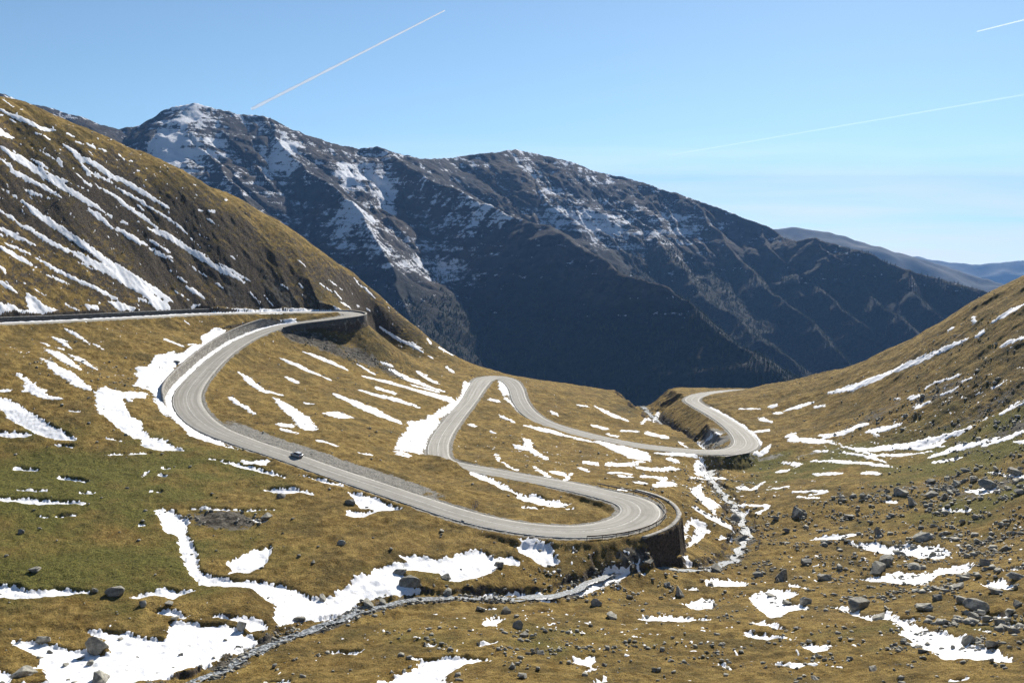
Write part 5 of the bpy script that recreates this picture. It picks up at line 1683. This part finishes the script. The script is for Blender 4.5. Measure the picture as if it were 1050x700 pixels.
BL += zoomed(0, 500, 3.5, [(350, 560, 100, 54, 'large pale boulder on the left of the lower snowfield'), (432, 538, 28, 20, 'small round stone standing free on the lower snowfield'), (240, 627, 34, 30, G_S), (290, 605, 38, 30, G_S), (325, 625, 38, 30, G_S), (358, 682, 104, 44, 'big dark boulder at the bottom edge of the lower snowfield'), (92, 655, 114, 52, 'broad pale boulder in the bottom left corner of the snow'), (410, 365, 84, 40, G_S), (510, 412, 42, 22, G_S), (605, 412, 52, 22, G_S),
    (75, 155, 38, 20, 'low dark stone alone near the left edge of the green meadow'), (120, 294, 62, 22, 'group of low pale stones in the left meadow above the first snow band'), (155, 540, 62, 32, G_S), (650, 597, 24, 14, 'tiny dark stone in the middle of the lower snowfield'), (870, 490, 60, 36, G_S), (625, 465, 42, 17, G_S), (340, 362, 36, 26, G_S), (810, 540, 20, 24, G_S), (180, 590, 30, 16, G_S)])
BL += zoomed(875, 390, 5.6, [(920, 520, 150, 52, G_R), (780, 580, 140, 100, 'hulking black boulder above a snow patch on the right, below the green bank'), (275, 630, 120, 70, 'dark jagged boulder left of the black one on the right slope'), (960, 632, 90, 44, G_R), (650, 515, 80, 22, G_R), (820, 500, 70, 30, G_R), (590, 590, 80, 40, G_R), (450, 580, 90, 30, G_R), (60, 660, 60, 30, G_R), (440, 650, 100, 36, G_R), (560, 640, 90, 36, G_R)])
BL += [(181, 370.3, 9, 5, 'dark stone sitting in the snow above the long grey wall'), (640, 523, 0, 0, None)][:1]
ORD = ['leftmost', 'second from the left', 'third from the left', 'fourth from the left', 'fifth from the left', 'sixth from the left', 'seventh from the left', 'eighth from the left', 'ninth from the left', 'tenth from the left', 'eleventh from the left', 'twelfth from the left', 'thirteenth from the left', 'fourteenth from the left', 'rightmost']
own = {}
keep_ = []
for b_ in BL:      # the same stone seen in two overlapping details is built once
    if all(abs(b_[0] - q_[0]) > 5 or abs(b_[1] - q_[1]) > 4 for q_ in keep_):
        keep_.append(b_)
BL = keep_
for gt, nm, place, nrow in ((G_R, 'grey boulder', 'in the right foreground', 5), (G_C, 'grey boulder', 'in the centre foreground', 3), (G_S, 'dark boulder', 'by the snowy stream', 2)):
    it = sorted([(b_[1], b_[0], b_[2]) for b_ in BL if b_[4] is gt])
    rn = {5: ['top', 'second', 'middle', 'fourth', 'bottom'], 3: ['top', 'middle', 'bottom'], 2: ['upper', 'lower']}[nrow]
    per = math.ceil(len(it) / nrow)
    for r_ in range(nrow):
        rowi = sorted(it[r_ * per:(r_ + 1) * per], key=lambda q: q[1])
        for n_, (yy, xx, ww) in enumerate(rowi):
            sz_ = 'large' if ww > 22 else ('small' if ww < 13 else 'middling')
            pos = 'rightmost' if n_ == len(rowi) - 1 else ORD[n_]
            own[(xx, yy)] = sz_ + ' ' + nm + ', ' + pos + ' in the ' + rn[r_] + ' row ' + place
for px, py, w, h, lab in BL:
    if isinstance(lab, tuple):
        put_boulder(px, py, w, h, own[(px, py)], lab[1])
    else:
        put_boulder(px, py, w, h, lab)

# smaller stones, each its own
rs = np.random.RandomState(11)
zones = [(940, 560, 110, 45, 70, G_SM := ('small grey stone in the rocky ground on the right', 'small stones strewn over the rocky ground on the right')), (960, 510, 90, 18, 50, G_SM), (620, 655, 120, 30, 34, ('small grey stone in the sparse grass along the bottom centre', 'small stones in the grass of the bottom centre'))]
cand = []
for cx, cy_, rx, ry, n_, g_ in zones:
    for q in range(n_):
        cand.append((cx + rs.uniform(-1, 1) * rx, cy_ + rs.uniform(-1, 1) * ry, g_))
for px, py, g_ in cand:
    if py > 697 or px > 1048:
        continue
    w = 3.0 + 4.5 * rs.rand() ** 2
    put_boulder(px, py, w, w * 0.6, g_[0], g_[1], seed=int(rs.randint(1e6)), name='stone')


def scatter(name, label, n_tot, density, smin, smax, mat, cat='stones', seed=5, power=2.2, base_me=None):
    """thousands of stones merged into one mesh, thick where density says so"""
    r = np.random.RandomState(seed)
    base = []
    for j in range(4):
        bm = bmesh.new()
        rq = random.Random(seed * 7 + j)
        for q in range(11):
            a_ = rq.uniform(0, 6.28)
            u_ = rq.uniform(-1, 1)
            bm.verts.new((0.5 * math.cos(a_) * math.sqrt(1 - 0.7 * u_ * u_), 0.42 * math.sin(a_) * math.sqrt(1 - 0.7 * u_ * u_), 0.45 * u_))
        bmesh.ops.convex_hull(bm, input=bm.verts)
        bmesh.ops.delete(bm, geom=[v for v in bm.verts if not v.link_faces], context='VERTS')
        bm.verts.index_update()
        bm.verts.ensure_lookup_table()
        v = np.array([tuple(q.co) for q in bm.verts])
        fcs = np.array([[q.index for q in p_.verts] for p_ in bm.faces])
        bm.free()
        rr = np.random.RandomState(seed + j)
        v = v * (1 + rr.uniform(-0.1, 0.1, (len(v), 1)))
        v[:, 2] *= 0.6
        base.append((v, fcs))
    x = r.uniform(-300, 300, n_tot * 40)
    y = 120 + 500 * r.rand(n_tot * 40) ** 1.3
    d = density(x, y)
    keep = r.rand(len(x)) < d
    x, y = x[keep][:n_tot], y[keep][:n_tot]
    z = ground(x, y)
    sz = smin + (smax - smin) * r.rand(len(x)) ** power
    a = r.uniform(0, 6.28, len(x))
    co, fc = [], []
    off = 0
    kind = r.randint(0, 4, len(x))
    for j in range(4):
        m = kind == j
        v, f_ = base[j]
        n_ = m.sum()
        if n_ == 0:
            continue
        ca, sa = np.cos(a[m])[:, None], np.sin(a[m])[:, None]
        s_ = sz[m][:, None]
        sy = s_ * r.uniform(0.6, 1, (n_, 1))
        vx = v[None, :, 0] * s_
        vy = v[None, :, 1] * sy
        X_ = vx * ca - vy * sa + x[m][:, None]
        Y_ = vx * sa + vy * ca + y[m][:, None]
        Z_ = v[None, :, 2] * s_ * r.uniform(0.7, 1.3, (n_, 1)) + z[m][:, None] + 0.12 * s_
        co.append(np.stack([X_, Y_, Z_], -1).reshape(-1, 3))
        fc.append((f_[None] + (np.arange(n_) * len(v))[:, None, None] + off).reshape(-1, 3))
        off += n_ * len(v)
    o = link(name, raw_mesh(name, np.vstack(co), np.vstack(fc)), mat)
    return tag(o, label, cat, kind='stuff')


ROCKD = Grid(-330, 330, 110, 660, 3.0)
XX, YY = np.meshgrid(ROCKD.xs, ROCKD.ys)
ROCKD.a = blob([(960, 505, 60, 14, 0.9), (900, 520, 50, 14, 0.5), (1010, 560, 40, 20, 0.8), (900, 560, 40, 14, 0.55), (930, 600, 50, 18, 0.35), (990, 650, 30, 14, 0.5), (980, 350, 16, 14, 0.35), (1010, 420, 30, 10, 0.4), (900, 425, 16, 10, 0.5), (960, 405, 22, 12, 0.5), (1040, 440, 26, 10, 0.5), (640, 668, 40, 12, 0.3), (560, 660, 24, 10, 0.35),
                (740, 500, 12, 26, 0.6), (760, 470, 20, 12, 0.25), (620, 600, 20, 10, 0.5), (330, 352, 16, 6, 0.9), (370, 366, 10, 8, 1.0), (400, 380, 10, 8, 0.8), (800, 540, 20, 12, 0.4), (100, 380, 25, 14, 0.25), (230, 533, 8, 5, 0.7)], XX, YY)


BFIELD = Grid(-330, 330, 110, 660, 3.0)
BFIELD.a = blob([(900, 508, 26, 7, 0.5), (960, 500, 30, 9, 0.9), (1020, 505, 26, 10, 0.9), (1010, 555, 24, 10, 0.6), (940, 548, 22, 8, 0.5), (1010, 590, 18, 8, 0.7), (985, 620, 14, 7, 0.5), (1030, 640, 10, 8, 0.6), (850, 525, 20, 7, 0.3), (955, 415, 18, 8, 0.35), (1015, 395, 14, 7, 0.25), (900, 432, 14, 6, 0.35), (1040, 430, 18, 8, 0.5), (760, 545, 8, 10, 0.35)], XX, YY)


def dens(x, y):
    sd = SG_.sample(x, y, ST_D)
    a = RG.sample(x, y, RG_D)
    inr = (x > RG.x0) & (x < RG.xs[-1]) & (y > RG.y0) & (y < RG.ys[-1])
    i0 = np.clip(((x - RG.x0) / RG.h + 0.5).astype(int), 0, RG.nx - 1)
    j0 = np.clip(((y - RG.y0) / RG.h + 0.5).astype(int), 0, RG.ny - 1)
    w = np.interp(RG_S[j0, i0], ROAD_S, ROAD[:, 3])
    free = np.where(inr & (a < w + np.where(np.abs(RG_S[j0, i0] - S_LOWTIP) < 24, 7.5, 1.4)), 0, 1)
    return (ROCKD.sample(x, y) * sstep(-0.3, 0.5, noise(x / 7, y / 7, 501)) ** 2 * 1.3 + 0.006 + 0.9 * sstep(5.5, 1.5, sd) * sstep(-0.3, 0.4, noise(x / 5, y / 5, 555))) * free


scatter('scattered_stones', 'countless small grey stones scattered through the grass and along the stream', 22000, dens, 0.18, 1.5, M_ROCK, seed=5, power=3.5)


def dens2(x, y):
    return BFIELD.sample(x, y) * sstep(-0.25, 0.45, noise(x / 9, y / 6, 551))


scatter('boulder_field', 'dense field of tumbled grey rocks on the right-hand side of the valley', 6500, dens2, 0.5, 2.9, M_ROCK, cat='rocks', seed=9, power=2.6)

# ------------------------------------------------------------------ water in the stream
def stream_mesh():
    r = np.random.RandomState(3)
    i = np.arange(0, len(STREAM), 1)
    c = STREAM[i]
    t = np.gradient(c[:, :2], axis=0)
    t /= np.linalg.norm(t, axis=1)[:, None]
    nn = np.stack([-t[:, 1], t[:, 0]], 1)
    s = STREAM_L[i]
    w = 1.1 + 0.6 * noise(s / 5, 0 * s + 3, 511) + 0.3 * noise(s / 1.7, 0 * s, 512)
    w = np.maximum(w, 0.35)
    ctr = 1.5 * noise(s / 7, 0 * s + 9, 513)
    co = []
    for o in (-1, -0.5, 0, 0.5, 1):
        p = c[:, :2] + nn * (ctr + o * w)[:, None]
        co.append(np.column_stack([p, c[:, 2] - 0.62 + 0.05 * noise(s, 0 * s + o * 3, 514)]))
    co = np.stack(co, 1)
    idx = np.arange(len(i) * 5).reshape(len(i), 5)
    q = np.stack([idx[:-1, :-1], idx[1:, :-1], idx[1:, 1:], idx[:-1, 1:]], -1).reshape(-1, 4)
    return raw_mesh('stream_water', co.reshape(-1, 3), q, None, True)


k = NT('stream_water', 0.35, 0.2)
k.color(k.mix(k.ramp(k.noise(1.7, 6, 0.75), 0.44, 0.60), (0.03, 0.035, 0.035), (0.42, 0.45, 0.47)))
k.l.new(k.ramp(k.noise(1.7, 5, 0.75), 0.46, 0.56, 0.35, 0.9), k.b.inputs['Roughness'])
k.normal(k.bump(k.noise(3.0, 4, 0.7), 0.8, 0.1))
tag(link('stream_water', stream_mesh(), k.m), kind='structure')


# ------------------------------------------------------------------ forest on the lower mountain flanks
def forest():
    r = np.random.RandomState(21)
    n_ = 60000
    d = 1950 + 1900 * r.rand(n_)
    t = r.uniform(-0.12, 0.56, n_)
    x, y = t * d, d
    z, bd, _, _ = mountain(x, y)
    edge = -250 + 90 * noise(x / 300, y / 300, 521) + 60 * noise(x / 60, y / 60, 522)
    keep = (z < edge) & (z > FLOOR + 90) & (noise(x / 45, y / 45, 523) > -0.35)
    x, y, z = x[keep][:22000], y[keep][:22000], z[keep][:22000]
    h = r.uniform(6, 13, len(x))
    rad = h * r.uniform(0.16, 0.24, len(x))
    ang = r.uniform(0, 6.28, len(x))
    co = []
    for lv, (zz, rr) in enumerate(((0.05, 1.0), (0.42, 0.62))):
        for q in range(5):
            a = ang + q * 2 * math.pi / 5 + lv
            co.append(np.stack([x + rad * rr * np.cos(a), y + rad * rr * np.sin(a), z + h * zz - 1], 1))
        co.append(np.stack([x, y, z + h * (0.6 if lv == 0 else 1.0) - 1], 1))
    co = np.stack(co, 1)
    f_ = np.array([[q, (q + 1) % 5, 5] for q in range(5)] + [[6 + q, 6 + (q + 1) % 5, 11] for q in range(5)])
    fc = (f_[None] + (np.arange(len(x)) * 12)[:, None, None]).reshape(-1, 3)
    k = NT('dark_conifers', 0.95, 0.05)
    k.color(k.mix(k.ramp(k.noise(0.02, 4), 0.35, 0.65), (0.012, 0.022, 0.012), (0.04, 0.045, 0.02)))
    tag(link('conifer_forest', raw_mesh('conifer_forest', co.reshape(-1, 3), fc), k.m), 'dark conifer forest covering the lower flank of the shaded mountain', 'forest', kind='stuff')


forest()


# ------------------------------------------------------------------ vapour trails high in the sky
def contrail(label, a, b, D, w0, w1, dens_):
    p0, p1 = Vector(P(*a, Y=D[0])), Vector(P(*b, Y=D[1]))
    n_ = 60
    d = (p1 - p0)
    u = d.normalized()
    v = u.cross(Vector((0, 0, 1))).normalized()
    w = u.cross(v)
    bm = bmesh.new()
    rings = []
    for i in range(n_ + 1):
        f = i / n_
        c = p0 + d * f
        rad = (w0 + (w1 - w0) * f) * (1 + 0.2 * float(noise(f * 22, D[0], 531)))
        rings.append([bm.verts.new(c + (v * math.cos(q * math.pi / 4) + w * math.sin(q * math.pi / 4)) * rad) for q in range(8)])
    for A, B in zip(rings[:-1], rings[1:]):
        for j in range(8):
            bm.faces.new((A[j], B[j], B[(j + 1) % 8], A[(j + 1) % 8]))
    bmesh.ops.recalc_face_normals(bm, faces=bm.faces)
    m = bpy.data.materials.new('vapour')
    m.use_nodes = True
    nt = m.node_tree
    nt.nodes.clear()
    out = nt.nodes.new('ShaderNodeOutputMaterial')
    tl = nt.nodes.new('ShaderNodeBsdfTranslucent')
    tl.inputs['Color'].default_value = (0.95, 0.95, 0.95, 1)
    tp = nt.nodes.new('ShaderNodeBsdfTransparent')
    mx = nt.nodes.new('ShaderNodeMixShader')
    mx.inputs[0].default_value = dens_
    nt.links.new(tp.outputs[0], mx.inputs[1])
    nt.links.new(tl.outputs[0], mx.inputs[2])
    nt.links.new(mx.outputs[0], out.inputs['Surface'])
    o = bm_obj('contrail', bm, m)
    tag(o, label, 'contrail')


contrail('bright narrow vapour trail slanting up from the snowy peak on the left', (258, 112), (456, 11), (14000, 17000), 21, 12, 0.5)
contrail('faint long vapour trail rising from the middle towards the right edge', (688, 159), (1075, 93), (20000, 15000), 11, 15, 0.04)
contrail('short vapour trail in the upper right corner', (1002, 32.5), (1080, 13), (15000, 15500), 9, 11, 0.2)


# ------------------------------------------------------------------ air: thin blue haze between here and the far mountains
def haze():
    bm = bmesh.new()
    x0, x1, y0, y1, z0, z1 = -26000, 26000, -300, 24500, -2600, 430
    bmesh.ops.create_cube(bm, size=1, matrix=Matrix.Translation(((x0 + x1) / 2, (y0 + y1) / 2, (z0 + z1) / 2)) @ Matrix.Diagonal((x1 - x0, y1 - y0, z1 - z0, 1)))
    m = bpy.data.materials.new('haze')
    m.use_nodes = True
    nt = m.node_tree
    nt.nodes.clear()
    out = nt.nodes.new('ShaderNodeOutputMaterial')
    vol = nt.nodes.new('ShaderNodeVolumePrincipled')
    vol.inputs['Color'].default_value = HAZE_COL
    vol.inputs['Density'].default_value = HAZE_D
    vol.inputs['Anisotropy'].default_value = 0.1
    nt.links.new(vol.outputs[0], out.inputs['Volume'])
    tag(bm_obj('haze', bm, m), 'thin blue haze in the valley air', 'haze', kind='stuff')


HAZE_COL = (0.24, 0.50, 1.0, 1)
HAZE_D = 0.000030
haze()
